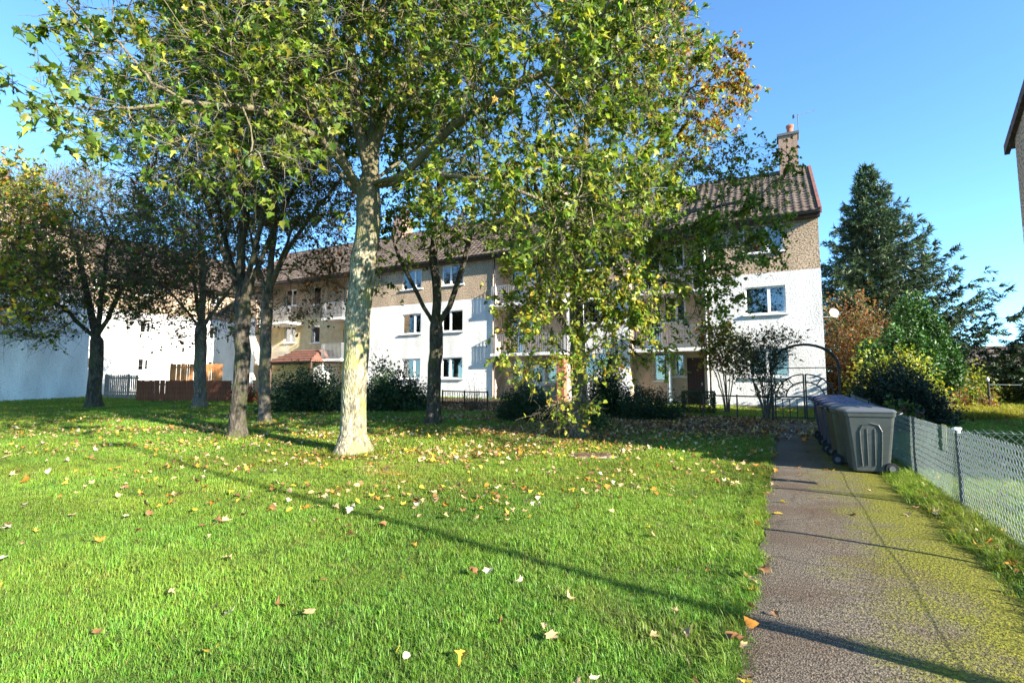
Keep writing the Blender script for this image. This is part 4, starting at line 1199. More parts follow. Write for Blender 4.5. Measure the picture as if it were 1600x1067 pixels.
def multi_stem(name, label, base, h, spread, blobs, n, size, colfn, seed, nst=9, per=5, tl=.35, group=None, r=.022, droop=.3):
    """small tree or climbing shrub with many upright stems from the ground"""
    rng = np.random.default_rng(seed)
    base = np.array([base[0], base[1], float(gz(*base))])
    t = empty(name, base, 0, label, 'shrub', group)
    pos_all = []; V_a = []; F_a = []; off = 0; tips = []; td = []
    att = ellipsoid_pts(rng, [(base[0] + b[0], base[1] + b[1], base[2] + b[2], *b[3:]) for b in blobs], .22, 8000)
    grp = rng.integers(0, nst, len(att))
    ang_ = rng.random(nst) * 6.28
    az = np.arctan2(att[:, 1] - base[1], att[:, 0] - base[0])
    grp = np.argmin(np.abs(((az[:, None] - ang_[None]) + np.pi) % (2 * np.pi) - np.pi), axis=1)
    for k in range(nst):
        a_ = att[grp == k]
        d = np.array([math.cos(ang_[k]), math.sin(ang_[k]), 0]) * spread
        tr_ = [base + d * .12 - [0, 0, .08], base + d * .3 + [0, 0, h * .22], base + d * .7 + [0, 0, h * .5]]
        if len(a_) < 2: continue
        pos, dirs, par, ends, ntr = grow(rng, tr_, [[tr_[1], tr_[1] + d * .3 + [0, 0, h * .15]]], a_, seg=.2, wiggle=.02)
        V_, F_, _ = branch_mesh(pos, par, ends, r, r0=.004, flare=1.1, ntr=ntr)
        V_a.append(V_); F_a.append(F_ + off); off += len(V_)
        tips.append(pos[ends]); td.append(dirs[ends])
    st = obj('stems', np_mesh('stems', np.concatenate(V_a) - base, [np.concatenate(F_a)], M_barkmid), t)
    p0, mid, p1, d, Vt, Ft = twiglets(rng, np.concatenate(tips), np.concatenate(td), per, tl, .003)
    tag(obj('twigs', np_mesh('twigs', Vt - base, [Ft], M_twig), t), kind='stuff')
    k = rng.integers(0, len(p0), n); f = rng.random((n, 1))
    p = p0[k] + (p1[k] - p0[k]) * f + rng.normal(0, .02, (n, 3))
    tag(obj('foliage', leaves_mesh('foliage', 'round', p - base, leaf_frames(rng, n, .4, droop), size * (.6 + .7 * rng.random(n)), colfn(rng, p), M_leaf), t), kind='stuff')
    return t
multi_stem('ornamental_tree', 'small many stemmed shrub turning orange beside the maroon door', gp(1137, 645), 2.9, .55,
           [(0, 0, 2.35, .85, .7, .75), (-.3, 0, 3.0, .7, .6, .5), (.35, .1, 1.7, .35, .35, .4)], 3000, .095, lambda r_, p: palette(r_, len(p), [(.14, .14, .02), GREEN, YEL, ORA], [.4, .25, .2, .15]), 51)
multi_stem('climbing_rose', 'dark rambling rose arching over the metal garden arch', gp(1198, 656), 2.3, .5,
           [(0, 0, 2.4, 1.0, .6, .55), (.5, -.1, 2.75, .7, .4, .3), (-.3, 0, 1.8, .6, .5, .5), (.1, 0, 1.1, .45, .4, .5)], 2300, .07, lambda r_, p: palette(r_, len(p), [DGREEN, BRN, (.03, .04, .018)], [.4, .25, .35]), 52, nst=14)

def conifer(name, label, base, h, rad, seed, cols, wts, dens=1.0, tw=.05, droopy=.35, up_tip=.25, low=.06, bark=None, tl=.42, step=.16, prune=None):
    """spruce: trunk, whorled boughs that sag and lift at the tip, needle sprays along side shoots"""
    rng = np.random.default_rng(seed)
    base = np.array([base[0], base[1], float(gz(*base))])
    t = empty(name, base, 0, label, 'tree')
    MB().tube([(0, 0, -.1), (.05, 0, h * .4), (0, .03, h * .8), (0, 0, h)], [h * .014 + .06, h * .01 + .03, .05, .012], 8).build('trunk', bark or M_barkdark, t)
    S = MB(); P0 = []; D0 = []; L0 = []
    z = h * low
    while z < h * .985:
        f = z / h
        R_ = rad * (1 - f) ** 1.12 * (1 - .35 * np.exp(-f * 14))
        nb = int(max(4, (10 - 5 * f) * dens))
        a0 = rng.random() * 6.28
        for k in range(nb):
            az = a0 + 6.28 * k / nb + rng.normal(0, .2)
            L = R_ * (.66 + .55 * rng.random()) + .05
            if prune is not None: L *= prune(az, f)
            dr = droopy * (1 - f) - .25 * f
            m = max(4, int(L / .3) + 2)
            ts = np.linspace(0, 1, m)
            x = L * ts; zz = z - dr * L * ts + (dr * .7 + up_tip) * L * ts ** 2.6 + rng.normal(0, .015, m) * L
            yy = np.cumsum(rng.normal(0, .02, m)) * L
            pts = np.stack([x * math.cos(az) - yy * math.sin(az), x * math.sin(az) + yy * math.cos(az), zz], 1)
            S.tube(pts, list(np.linspace(.012 + L * .009, .005, m)), 3, cap=False)
            ns = int(L / step * 1.25) + 4
            tt = np.sort(.10 + .9 * rng.random(ns))
            q = np.stack([np.interp(tt, ts, pts[:, c]) for c in range(3)], 1)
            dd = unit(np.array([math.cos(az), math.sin(az), 0]))[None] * (.6 + .4 * tt[:, None])
            sd = np.array([-math.sin(az), math.cos(az), 0])[None] * rng.choice([-1, 1], (ns, 1)) * (1.0 - .35 * tt[:, None])
            dv = unit(dd + sd + np.stack([rng.normal(0, .15, ns), rng.normal(0, .15, ns), rng.normal(-.18, .25, ns)], 1))
            ln = tl * (.5 + .7 * rng.random(ns)) * (1.15 - .65 * tt) * min(1, L / 1.6 + .12)
            P0.append(q); D0.append(dv); L0.append(ln)
            P0.append(pts[-1:]); D0.append(unit(pts[-1:] - pts[-2:-1])); L0.append(np.array([.22]))
        z += h * .022 + .12 * rng.random()
    tag(S.build('boughs', bark or M_barkdark, t), kind='stuff')
    P0 = np.concatenate(P0); D0 = np.concatenate(D0); L0 = np.concatenate(L0)
    # every shoot: needles as slim blades leaning forward, all round
    per = 13
    n = len(P0) * per
    f = np.tile((np.arange(per) + .5) / per, len(P0)) + rng.normal(0, .03, n)
    p = np.repeat(P0, per, 0) + np.repeat(D0, per, 0) * (np.repeat(L0, per) * f)[:, None]
    side = unit(np.cross(np.repeat(D0, per, 0), rng.normal(0, 1, (n, 3))))
    nd = unit(np.repeat(D0, per, 0) * .75 + side * .8)
    wv = unit(np.cross(nd, rng.normal(0, 1, (n, 3))))
    nl = tw * 1.9 * (.7 + .6 * rng.random((n, 1)))
    V_ = np.stack([p - wv * tw * .24, p + wv * tw * .24, p + nd * nl], 1).reshape(-1, 3)
    c = palette(rng, len(P0), cols, wts, .22)
    c = np.repeat(c, per * 3, 0)
    tag(obj('needles', np_mesh('needles', V_, [np.arange(n * 3).reshape(-1, 3)], M_leafdull, c), t), kind='stuff')
    return t
NEED = [(.03, .055, .026), (.045, .08, .034), (.075, .115, .045)]
sp = at(1372, 600, 30.0)
conifer('spruce_tree', 'tall dark blue green spruce standing beyond the end of the flats', (sp[0], sp[1]), 14.2, 6.6, 61, NEED, [.45, .35, .2], 1.25, .14, .30, .3, tl=.85, step=.17,
        prune=lambda az, f: 1.12 if math.cos(az) > 0 else .82)
sp = at(1690, 600, 24.0)
conifer('spruce_tree', 'dark spruce reaching into view beside the shaded gable of the near flats', (sp[0], sp[1]), 6.5, 3.9, 62, NEED, [.45, .35, .2], 1.0, .09, .1, .2, tl=.7, step=.17)

def cypress(name, label, base, lobes, n, seed, cols, wts, size=.16):
    """upright feathery conifer: flame-shaped sprays on several lobes"""
    rng = np.random.default_rng(seed)
    base = np.array([base[0], base[1], float(gz(*base))])
    t = empty(name, base, 0, label, 'tree')
    S = MB()
    A_ = np.array(lobes); wt_ = A_[:, 3] * A_[:, 4] * A_[:, 5]; pk = rng.choice(len(A_), n, p=wt_ / wt_.sum())
    d = unit(rng.normal(0, 1, (n, 3)))
    clump = 1 + .22 * np.sin(d[:, 0] * 9 + pk * 2) * np.sin(d[:, 2] * 8 + pk) + .12 * np.sin(d[:, 1] * 17)
    p = A_[pk, :3] + d * A_[pk, 3:6] * (rng.random((n, 1)) ** .22) * clump[:, None]
    p = p[p[:, 2] > .05]; d = d[:len(p)]; n = len(p)
    for l in lobes: S.tube([(l[0] * .2, l[1] * .2, -.05), (l[0] * .7, l[1] * .7, max(.2, l[2] * .5)), (l[0], l[1], l[2] + l[5] * .5)], [.09, .06, .02], 6)
    S.build('trunk', M_barkmid, t)
    rot = leaf_frames(rng, n, .1, -.5, unit(d * [1, 1, .5]))
    tag(obj('foliage', leaves_mesh('foliage', 'small', p, rot, size * (.6 + .8 * rng.random(n)), palette(rng, n, cols, wts, .25), M_leafdull), t), kind='stuff')
    return t
def lobe(c, px, py, Y, rx, ry, rz):
    q = at(px, py, Y); return (q[0] - c[0], q[1] - c[1], q[2] - float(gz(*c)), rx, ry, rz)
c = at(1428, 600, 22.0)[:2]
cypress('cypress_tree', 'bright green feathery conifer with stepped rounded lobes beyond the bins', c,
        [lobe(c, 1415, 515, 22, .5, .5, 1.35), lobe(c, 1437, 500, 22.1, .42, .45, 1.1), lobe(c, 1395, 545, 21.6, .5, .5, .9), lobe(c, 1362, 560, 21.5, .5, .5, .75), lobe(c, 1460, 545, 22, .5, .5, 1.5), lobe(c, 1485, 575, 22, .45, .5, 1.2), lobe(c, 1430, 570, 21.6, .9, .8, 1.2)], 20000, 71,
        [(.035, .095, .018), (.055, .14, .022), (.022, .06, .014)], [.4, .35, .25], .13)
shrub('golden_shrub', 'lime yellow shrub glowing above the dark bush by the bins', at(1402, 600, 19.5)[:2], 1.8, .8, 2.3, [(.24, .27, .03), (.16, .20, .025), (.32, .30, .04)], [.4, .35, .25], 6000, .10, 72, M_leaf, 'round', zmin=.1)
shrub('dark_shrub', 'broad shaded dark bush just behind the row of bins', at(1397, 600, 16.6)[:2], 1.5, 1.1, 1.85, [(.02, .035, .02), (.03, .05, .025)], [.6, .4], 24000, .085, 73, lump=.15)
shrub('beech_hedge', 'tall brown and russet hedge at the corner of the white flats', at(1345, 600, 25.0)[:2], 2.3, 1.5, 5.0, [(.16, .085, .04), (.12, .07, .035), (.09, .09, .03), RUST], [.35, .3, .2, .15], 12000, .11, 74, M_leaf, 'round', zmin=.0, stems=50, lump=.15)
shrub('yellow_hedge', 'green gold hedge below the spruce boughs', at(1490, 600, 23.0)[:2], 1.7, 1.0, 1.8, [(.15, .17, .03), (.09, .12, .025), (.22, .2, .03)], [.4, .4, .2], 6000, .10, 75, M_leaf, 'round')
shrub('yellow_hedge', 'long olive hedge at the far edge of the side lawn', at(1570, 600, 25.5)[:2], 2.6, 1.1, 2.2, [(.10, .12, .03), (.07, .09, .025), (.17, .16, .03)], [.4, .4, .2], 8000, .10, 76, M_leaf, 'round')
for k, (px, Y, lab) in enumerate([(1500, 20.6, 'rust brown dead fern clump left of the clothes pole'), (1541, 20.2, 'rust brown dead fern clump at the clothes pole foot')]):
    shrub('fern_clump', lab, at(px, 600, Y)[:2], .42, .35, .9, [(.22, .08, .03), (.16, .07, .03)], [.5, .5], 420, .10, 80 + k, M_leaf, 'small', stems=18, shell=.7, cat='plant')
shrub('bramble', 'low leafy bramble with bright leaves tumbling behind the front bins', gp(1405, 672), .65, .6, .75, [GREEN, DGREEN, (.14, .09, .06)], [.35, .4, .25], 900, .11, 83, M_leaf, 'round', cat='plant')
shrub('bramble', 'pink brown seeding shrub at the edge of the side lawn', gp(1472, 652), .75, .6, .95, [(.20, .12, .085), (.13, .08, .06), BRN], [.4, .4, .2], 1300, .06, 84, M_leaf, 'small', stems=30, cat='plant')
shrub('red_shrub', 'red leaved low shrub at the end of the brown board fence', at(384, 600, 25.5)[:2], .7, .4, .95, [(.26, .04, .02), (.16, .03, .02), DGREEN], [.4, .3, .3], 1200, .09, 85, M_leaf, 'round')
# distant house roof and tree line on the right
dr = at(1592, 600, 44)
h_ = empty('far_house', (dr[0] + 2, dr[1], .8), ANG, 'distant house with dark roof beyond the hedge', 'building')
MB().box(-5, 9, 0, 7, -.8, 2.2).build('wall', M_greyr, h_)
m = MB(); m.add([(-5.4, -.4, 2.15), (9.4, -.4, 2.15), (9.4, 7.4, 2.15), (-5.4, 7.4, 2.15), (-5.4, 3.5, 4.3), (9.4, 3.5, 4.3)], [(0, 1, 5, 4), (2, 3, 4, 5), (1, 2, 5), (3, 0, 4), (0, 3, 2, 1)]); m.build('roof', M_tile, h_)

# ------------------------------------------------------------------ garden arch, gate, low fences
gc = pq(19.5, .62); gzz = float(gz(*gc))
ga = empty('garden_arch', (*gc, gzz), math.atan2(Q[1], Q[0]), 'black metal rose arch over the gate at the end of the path', 'arch')
for yy in (-.22, .22):
    hw = .98
    a = [(-hw, yy, -.1), (-hw, yy, 1.0), (-hw, yy, 1.75)] + [(hw * math.cos(t), yy, 1.75 + .78 * math.sin(t)) for t in np.linspace(math.pi, 0, 17)[1:-1]] + [(hw, yy, 1.75), (hw, yy, 1.0), (hw, yy, -.1)]
    MB().tube(a, .026, 8).build('hoop', M_black, ga)
MB().tube([(-.98, -.22, 1.75), (.98, -.22, 1.75)], .016, 6).build('crossbar', M_black, ga)
for t in np.linspace(math.pi, 0, 9):
    MB().tube([(.98 * math.cos(t), -.22, 1.75 + .78 * math.sin(t)), (.98 * math.cos(t), .22, 1.75 + .78 * math.sin(t))], .012, 6).build('rung', M_black, ga)
gt = empty('garden_gate', (*gc, gzz), math.atan2(Q[1], Q[0]), 'black iron double gate with fanlight tops under the rose arch', 'gate')
for s_ in (-1, 1):
    e0, e1 = s_ * .03, s_ * .88
    fr = MB()
    fr.tube([(e0, 0, .08), (e0, 0, 1.55)], .024, 6).tube([(e1, 0, -.05), (e1, 0, .95)], .02, 6)
    fr.tube([(e0, 0, .12), (e1, 0, .12)], .02, 6).tube([(e0, 0, .80), (e1, 0, .80)], .024, 6).tube([(e0, 0, .72), (e1, 0, .72)], .012, 6)
    for rr in (.80, .52):
        fr.tube([(s_ * (.03 + rr * math.cos(t)), 0, .80 + rr * .93 * math.sin(t)) for t in np.linspace(0, math.pi / 2, 12)], .022, 6)
    for t in (.45, .95): fr.tube([(s_ * (.03 + .52 * math.cos(t)), 0, .80 + .52 * .93 * math.sin(t)), (s_ * (.03 + .80 * math.cos(t)), 0, .80 + .8 * .93 * math.sin(t))], .019, 6)
    g1 = fr.build('gate_leaf', M_black, gt)
    for k in range(1, 4):
        xx = e0 + (e1 - e0) * k / 4
        MB().tube([(xx, 0, .12), (xx, 0, .74)], .014, 6).build('bar', M_black, g1)

def rail_fence(name, label, l0, l1, a, h, bars=False, railm=None, nposts=4):
    o = empty(name, (*pq(a, l0), float(gz(*pq(a, l0)))), math.atan2(Q[1], Q[0]), label, 'fence')
    L = l1 - l0
    def zt(x): return float(gz(*pq(a, l0 + x))) - o.location.z
    m = railm or M_black
    MB().prism([(0, -.02, h - .05), (0, .02, h - .05), (0, .02, h), (0, -.02, h)], (0, 0, 0), (L, 0, zt(L))).build('top_rail', m, o)
    if bars: MB().prism([(0, -.015, .12), (0, .015, .12), (0, .015, .16), (0, -.015, .16)], (0, 0, 0), (L, 0, zt(L))).build('bottom_rail', m, o)
    for k in range(nposts):
        x = .03 + (L - .06) * k / (nposts - 1)
        MB().box(x - .025, x + .025, -.025, .025, zt(x) - .2, zt(x) + h + .03).build('post', m, o)
    if bars:
        n = int(L / .13)
        for k in range(n):
            x = L * (k + .5) / n
            MB().box(x - .008, x + .008, -.008, .008, zt(x) + .14, zt(x) + h - .03).build('bar', m, o)
            if k % 2 == 0:
                MB().tube([(x + .065 + .055 * math.cos(t), 0, zt(x) + h - .14 + .055 * math.sin(t)) for t in np.linspace(0, 6.28, 9)[:-1]], .006, 4, closed=True).build('scroll', m, o)
    return o
rail_fence('garden_railing', 'low dark timber rail running from the hedge to the garden arch', -2.6, -.30, 19.5, .80, railm=M_dark, nposts=3)
rail_fence('garden_railing', 'short dark rail right of the garden gate', 1.62, 2.4, 19.5, .80, railm=M_dark, nposts=2)
rail_fence('garden_railing', 'low black scrolled iron railing in front of the white wall', -14.1, -11.6, 19.7, .68, True, nposts=3)

def board_fence(name, label, pA, pB, h, m, bw=.12, gap=.03, z0=.05, rails=True, pk=0.0):
    pA, pB = np.array(pA[:2]), np.array(pB[:2]); L = np.linalg.norm(pB - pA); an = math.atan2(*(pB - pA)[::-1])
    o = empty(name, (*pA, float(gz(*pA))), an, label, 'fence')
    dzL = float(gz(*pB)) - float(gz(*pA))
    n = int(L / (bw + gap)); mesh = []
    for v_ in range(4):
        hh = h + random.uniform(-.02, .02)
        b = MB().box(-bw / 2, bw / 2, -.011, .011, z0, hh)
        if pk: b = MB().prism([(-bw / 2, -.011, z0), (bw / 2, -.011, z0), (bw / 2, -.011, hh - pk), (0, -.011, hh), (-bw / 2, -.011, hh - pk)], (0, 0, 0), (0, .022, 0))
        mesh.append(b.mesh('board', m))
    for k in range(n):
        b = obj('board', mesh[random.randrange(4)], o); x = (k + .5) * L / n
        b.location = (x, random.uniform(-.004, .004), dzL * x / L); b.rotation_euler = (0, random.uniform(-.012, .012), 0)
    for z in (.3, h - .25):
        MB().box(0, L, .014, .055, z, z + .08).build('rail', m, o)
    for k in range(int(L / 1.8) + 1):
        x = min(L - .05, .05 + k * 1.8)
        MB().box(x - .045, x + .045, .056, .14, -.2, h + .02).build('post', m, o)
    return o
board_fence('picket_fence', 'weathered grey picket fence beside the mottled white gable', at(163, 600, 29.0), at(216, 600, 28.0), 1.35, M_greyfence, .10, .055, pk=.05)
board_fence('board_fence', 'low dark red brown board fence behind the rusty twigged tree', at(213, 600, 26.5), at(362, 600, 26.0), 1.08, M_brownfence, .13, .012)
board_fence('board_fence', 'new orange timber fence panel above the brown board fence', at(264, 600, 30.0), at(347, 600, 29.5), 1.95, M_orangefence, .12, .02)

# ------------------------------------------------------------------ wheelie bins
def bin_parts():
    m = MB()
    def ring(z, hx, hy, r=.05, y0=0):
        pts = []
        for cx, cy, a0 in ((hx - r, hy - r, 0), (-hx + r, hy - r, 90), (-hx + r, -hy + r, 180), (hx - r, -hy + r, 270)):
            for k in range(4):
                t = math.radians(a0 + k * 30); pts.append((cx + r * math.cos(t), cy + y0 + r * math.sin(t), z))
        return pts
    rings = [ring(.03, .21, .25), ring(.05, .22, .26), ring(.25, .235, .28), ring(.80, .275, .335), ring(.93, .285, .35), ring(.94, .30, .365), ring(1.0, .305, .37)]
    V_ = [p for r in rings for p in r]; n = 16
    F_ = [(i * n + k, i * n + (k + 1) % n, (i + 1) * n + (k + 1) % n, (i + 1) * n + k) for i in range(len(rings) - 1) for k in range(n)]
    F_ += [tuple(range(n))[::-1], tuple((len(rings) - 1) * n + k for k in range(n))]
    m.add(V_, F_)
    for sx in (-1, 1):                         # moulded arch rib on each side
        pts = [(sx * (.225 + .046 * (z - .12) / .7 + .008), y, z) for y, z in [(-.13, .12), (-.15, .45), (-.155, .70), (-.11, .80), (0, .83), (.11, .80), (.155, .70), (.15, .45), (.13, .12)]]
        m.tube(pts, .013, 6)
        pts = [(sx * (.225 + .046 * (z - .12) / .7 + .006), y, z) for y, z in [(-.05, .14), (-.055, .74)]]; m.tube(pts, .010, 6)
        pts = [(sx * (.225 + .046 * (z - .12) / .7 + .006), y, z) for y, z in [(.05, .14), (.055, .74)]]; m.tube(pts, .010, 6)
    body = m
    lid = MB()
    L = [ring(1.003, .315, .385, .06, -.01), ring(1.03, .318, .39, .06, -.01), ring(1.06, .29, .35, .06, -.01), ring(1.085, .20, .25, .06, -.02)]
    V_ = [p for r in L for p in r]
    F_ = [(i * n + k, i * n + (k + 1) % n, (i + 1) * n + (k + 1) % n, (i + 1) * n + k) for i in range(3) for k in range(n)] + [tuple(range(n))[::-1], tuple(3 * n + k for k in range(n))]
    lid.add(V_, F_)
    for yy in (-.12, .06): lid.box(-.16, .16, yy, yy + .05, 1.07, 1.098)
    hd = MB().tube([(-.24, .36, .95), (-.24, .45, 1.0), (.24, .45, 1.0), (.24, .36, .95)], .016, 8)
    wh = MB()
    for x0_, x1_, rr in ((-.025, .025, .095),):
        pr = [(x0_, rr * math.cos(t), rr * math.sin(t)) for t in np.linspace(0, 2 * math.pi, 21)[:-1]]
        wh.prism(pr, (0, 0, 0), (x1_ - x0_, 0, 0))
    hub = MB().prism([(-.033, .045 * math.cos(t), .045 * math.sin(t)) for t in np.linspace(0, 2 * math.pi, 15)[:-1]], (0, 0, 0), (.066, 0, 0))
    ax = MB().tube([(-.27, .27, .10), (.27, .27, .10)], .014, 6)
    return body, lid, hd, wh, hub, ax
_bp = bin_parts()
_binmesh = {}
def wheelie_bin(loc, rz, colr, lidc, label):
    key = (colr, lidc)
    if key not in _binmesh:
        mb1 = mat('bin_plastic_%d' % len(_binmesh), colr, .42, color2=tuple(c * .5 + .04 for c in colr), scale=5, lo=.42, hi=.72, detail=10, spec=.45)
        ml = mat('lid_plastic_%d' % len(_binmesh), lidc, .38, color2=tuple(c * .8 + .02 for c in lidc), scale=5, lo=.4, hi=.75, spec=.5)
        _binmesh[key] = [_bp[0].mesh('body', mb1, smooth=False), _bp[1].mesh('lid', ml, .006), _bp[2].mesh('handle', mb1, smooth=True), _bp[3].mesh('wheel', M_rubber, .01), _bp[4].mesh('hub', M_lead), _bp[5].mesh('axle', M_steel)]
    ms = _binmesh[key]
    t = empty('wheelie_bin', loc, rz, label, 'bin', 'wheelie bins lined up along the fence')
    obj('body', ms[0], t); obj('lid', ms[1], t); obj('handle', ms[2], t); obj('axle', ms[5], t)
    for sx in (-1, 1):
        w_ = obj('wheel', ms[3], t); w_.location = (sx * .245, .27, .10)
        obj('hub', ms[4], w_)
    return t
aQ = math.atan2(Q[1], Q[0])
GREY = (.045, .05, .045); LGREY = (.085, .09, .10); OLV = (.04, .036, .014); BLU = (.012, .02, .05); LBLU = (.032, .042, .12); DGR = (.03, .05, .06)
bins = [(10.62, 1.22, aQ - math.pi / 2 + .10, GREY, LGREY, 'light grey wheelie bin turned side on with ribbed panel at the row end'),
        (11.35, 1.12, aQ + math.pi / 2 - .12, OLV, LGREY, 'olive brown wheelie bin squeezed between the grey bin and the blue bins'),
        (12.05, 1.10, aQ + math.pi / 2 + .14, OLV, LBLU, 'olive wheelie bin with a blue lid'),
        (12.78, 1.05, aQ + math.pi / 2 - .1, BLU, LBLU, 'blue wheelie bin next to the blue lidded olive bin'),
        (13.5, 1.04, aQ + math.pi / 2 + .11, BLU, LBLU, 'blue wheelie bin second after the olive bins'),
        (14.2, 1.02, aQ + math.pi / 2, BLU, LBLU, 'blue wheelie bin third after the olive bins'),
        (14.95, 1.0, aQ + math.pi / 2 - .06, BLU, LBLU, 'blue wheelie bin ending the row towards the garden arch')]
for a, l, rz, c1, c2, lab in bins:
    x, y = pq(a, l)
    wheelie_bin((x, y, float(gz(x, y)) + .018), rz, c1, c2, lab)

# ------------------------------------------------------------------ chain link fence
def chain_link(name, label, start, direction, L, h, posts, seed, braces=()):
    d = np.array(direction); rng = np.random.default_rng(seed)
    an = math.atan2(d[1], d[0])
    z0 = float(gz(*start))
    o = empty(name, (start[0], start[1], z0), an, label, 'fence')
    def zt(x): return float(gz(start[0] + d[0] * x, start[1] + d[1] * x)) - z0
    pw = .08; n = int(L / pw); rows = int(h / pw * 2)
    zz = np.arange(rows + 1) * (h / rows)
    Vs = []; Fs = []; off = 0
    r = .0019
    for k in range(n):
        zig = np.where((np.arange(rows + 1)) % 2 == 0, 0, pw * .5 * 1.02) * (1 if k % 1 == 0 else -1)
        base = k * pw
        for sgn in (1, -1):
            xx = base + sgn * zig * .999
            bulge = .012 * math.sin(base * 2.1) + .006 * np.sin(zz * 6 + base)
            pts = np.stack([xx, bulge + sgn * .0015 + 0 * zz, zz + .015 + zt(base)], 1)
            tri = np.array([(r, 0, 0), (-r * .6, r, 0), (-r * .6, -r, 0)])
            ring = (pts[:, None] + tri[None]).reshape(-1, 3)
            m = rows + 1
            i_ = np.arange(m - 1)[:, None] * 3 + np.arange(3)[None]; j_ = np.arange(m - 1)[:, None] * 3 + (np.arange(3)[None] + 1) % 3
            Vs.append(ring); Fs.append(np.stack([i_, j_, j_ + 3, i_ + 3], -1).reshape(-1, 4) + off); off += len(ring)
    tag(obj('wire_mesh', np_mesh('wire_mesh', np.concatenate(Vs), [np.concatenate(Fs)], M_wire), o), kind='stuff')
    for z in (h - .02, h * .5, .05):
        xs_ = np.linspace(0, L, 40)
        MB().tube([(x, .004, zt(x) + z - .012 * math.sin(x * 1.3) ** 2) for x in xs_], .0024, 4).build('line_wire', M_wire, o)
    for x in posts:
        p_ = MB().box(x - .022, x + .022, -.022, -.014, zt(x) - .3, zt(x) + h + .03).box(x - .022, x - .014, -.014, .022, zt(x) - .3, zt(x) + h + .03)
        p_.build('post', M_postg, o)
    for xa, xb, z1 in braces:
        MB().tube([(xa, -.03, zt(xa) + z1), (xb, -.03, zt(xb) - .05)], .011, 6).build('brace', M_orangefence, o)
    return o
LF = 1.83
sA = pq(-1.2, LF)
chain_link('chain_link_fence', 'sagging chain link fence running along the mossy side of the path', sA, P, 20.5, .95, [.03, 2.03, 4.43, 6.83, 9.23, 11.63, 14.0, 16.4, 18.8, 20.4], 5, braces=[])
sB = pq(8.03, LF + .04)
chain_link('chain_link_fence', 'short chain link fence branching off across the side lawn', sB, Q, 5.0, .95, [2.4, 4.95], 6)
# small notice plates on the wire
x, y = pq(8.75, LF + .03)
pl = empty('warning_plate', (x, y, .78), math.atan2(P[1], P[0]), 'small faded yellow notice wired to the chain link fence', 'sign')
MB().box(-.11, .11, -.004, .004, .03, .19).build('plate', mat('faded_yellow', (.42, .38, .12), .6, color2=(.32, .3, .1), scale=14), pl)
MB().box(-.08, .08, -.006, -.004, .12, .15).build('print', M_postg, pl)
MB().box(-.09, .09, -.004, .004, -.13, .02).build('lower_plate', mat('faded_olive', (.26, .26, .10), .6), pl)
x, y = pq(8.03, LF)
pt = empty('post_clamp', (x, y, .955), 0, 'white clamp on the top of the dark corner fence post', 'clamp')
MB().box(-.045, .045, -.022, .022, 0, .028).box(-.02, .02, -.03, .03, -.04, .0).build('bracket', M_upvc, pt, .005)
# clothes pole on the far side lawn
cp = at(1547, 640, 20.0)
pole = empty('clothes_pole', (cp[0], cp[1], float(gz(cp[0], cp[1]))), 0, 'dark iron clothes pole with white cap on the side lawn', 'pole')
MB().tube([(0, 0, -.2), (0, 0, 1.25)], .035, 8).build('post', M_black, pole)
MB().lathe([(.045, 0), (.05, .05), (.035, .12), (.01, .15)], 10, (0, 0, 1.24)).build('cap', M_upvc, pole)
MB().tube([(0, 0, 1.1), (1.2, -.1, 1.08)], .012, 5).build('line', M_wire, pole)
# street lamp whose long shadow lies across the lawn
tip = ground(205, 700); hl_ = 10.2
Ls = hl_ / math.tan(EL)
lx, ly = tip[0] - SX * Ls, tip[1] - SY * Ls
lamp = empty('street_lamp', (lx, ly, 0), 0, 'tall grey street lamp by the path whose thin shadow crosses the lawn', 'street lamp')
MB().tube([(0, 0, -.3), (0, 0, 1.2), (0, 0, 1.25), (0, 0, 10.0)], [.11, .11, .075, .05], 10).build('column', M_steel, lamp)
MB().tube([(0, 0, 10.0), (-.05, .05, 10.15), (-.5, .4, 10.25)], .04, 8).build('arm', M_steel, lamp)
MB().box(-1.1, -.4, .25, .55, 10.2, 10.36).build('lantern', M_lead, lamp, .03)
# cover slab in the lawn
mc = ground(925, 712)
mh = empty('manhole_cover', (mc[0], mc[1], float(gz(mc[0], mc[1]))), .2, 'flat rusty brown inspection cover set in the lawn', 'cover')
MB().box(-.42, .42, -.30, .30, -.03, .018).build('frame', M_greyr, mh, .005)
cvr = MB().box(-.37, .37, -.25, .25, .01, .028)
for k in range(6): cvr.box(-.33 + k * .115, -.26 + k * .115, -.21, .21, .028, .033)
cvr.build('lid', mat('rusty_iron', (.17, .095, .06), .8, color2=(.11, .07, .05), scale=9, bump=(40, .3)), mh)

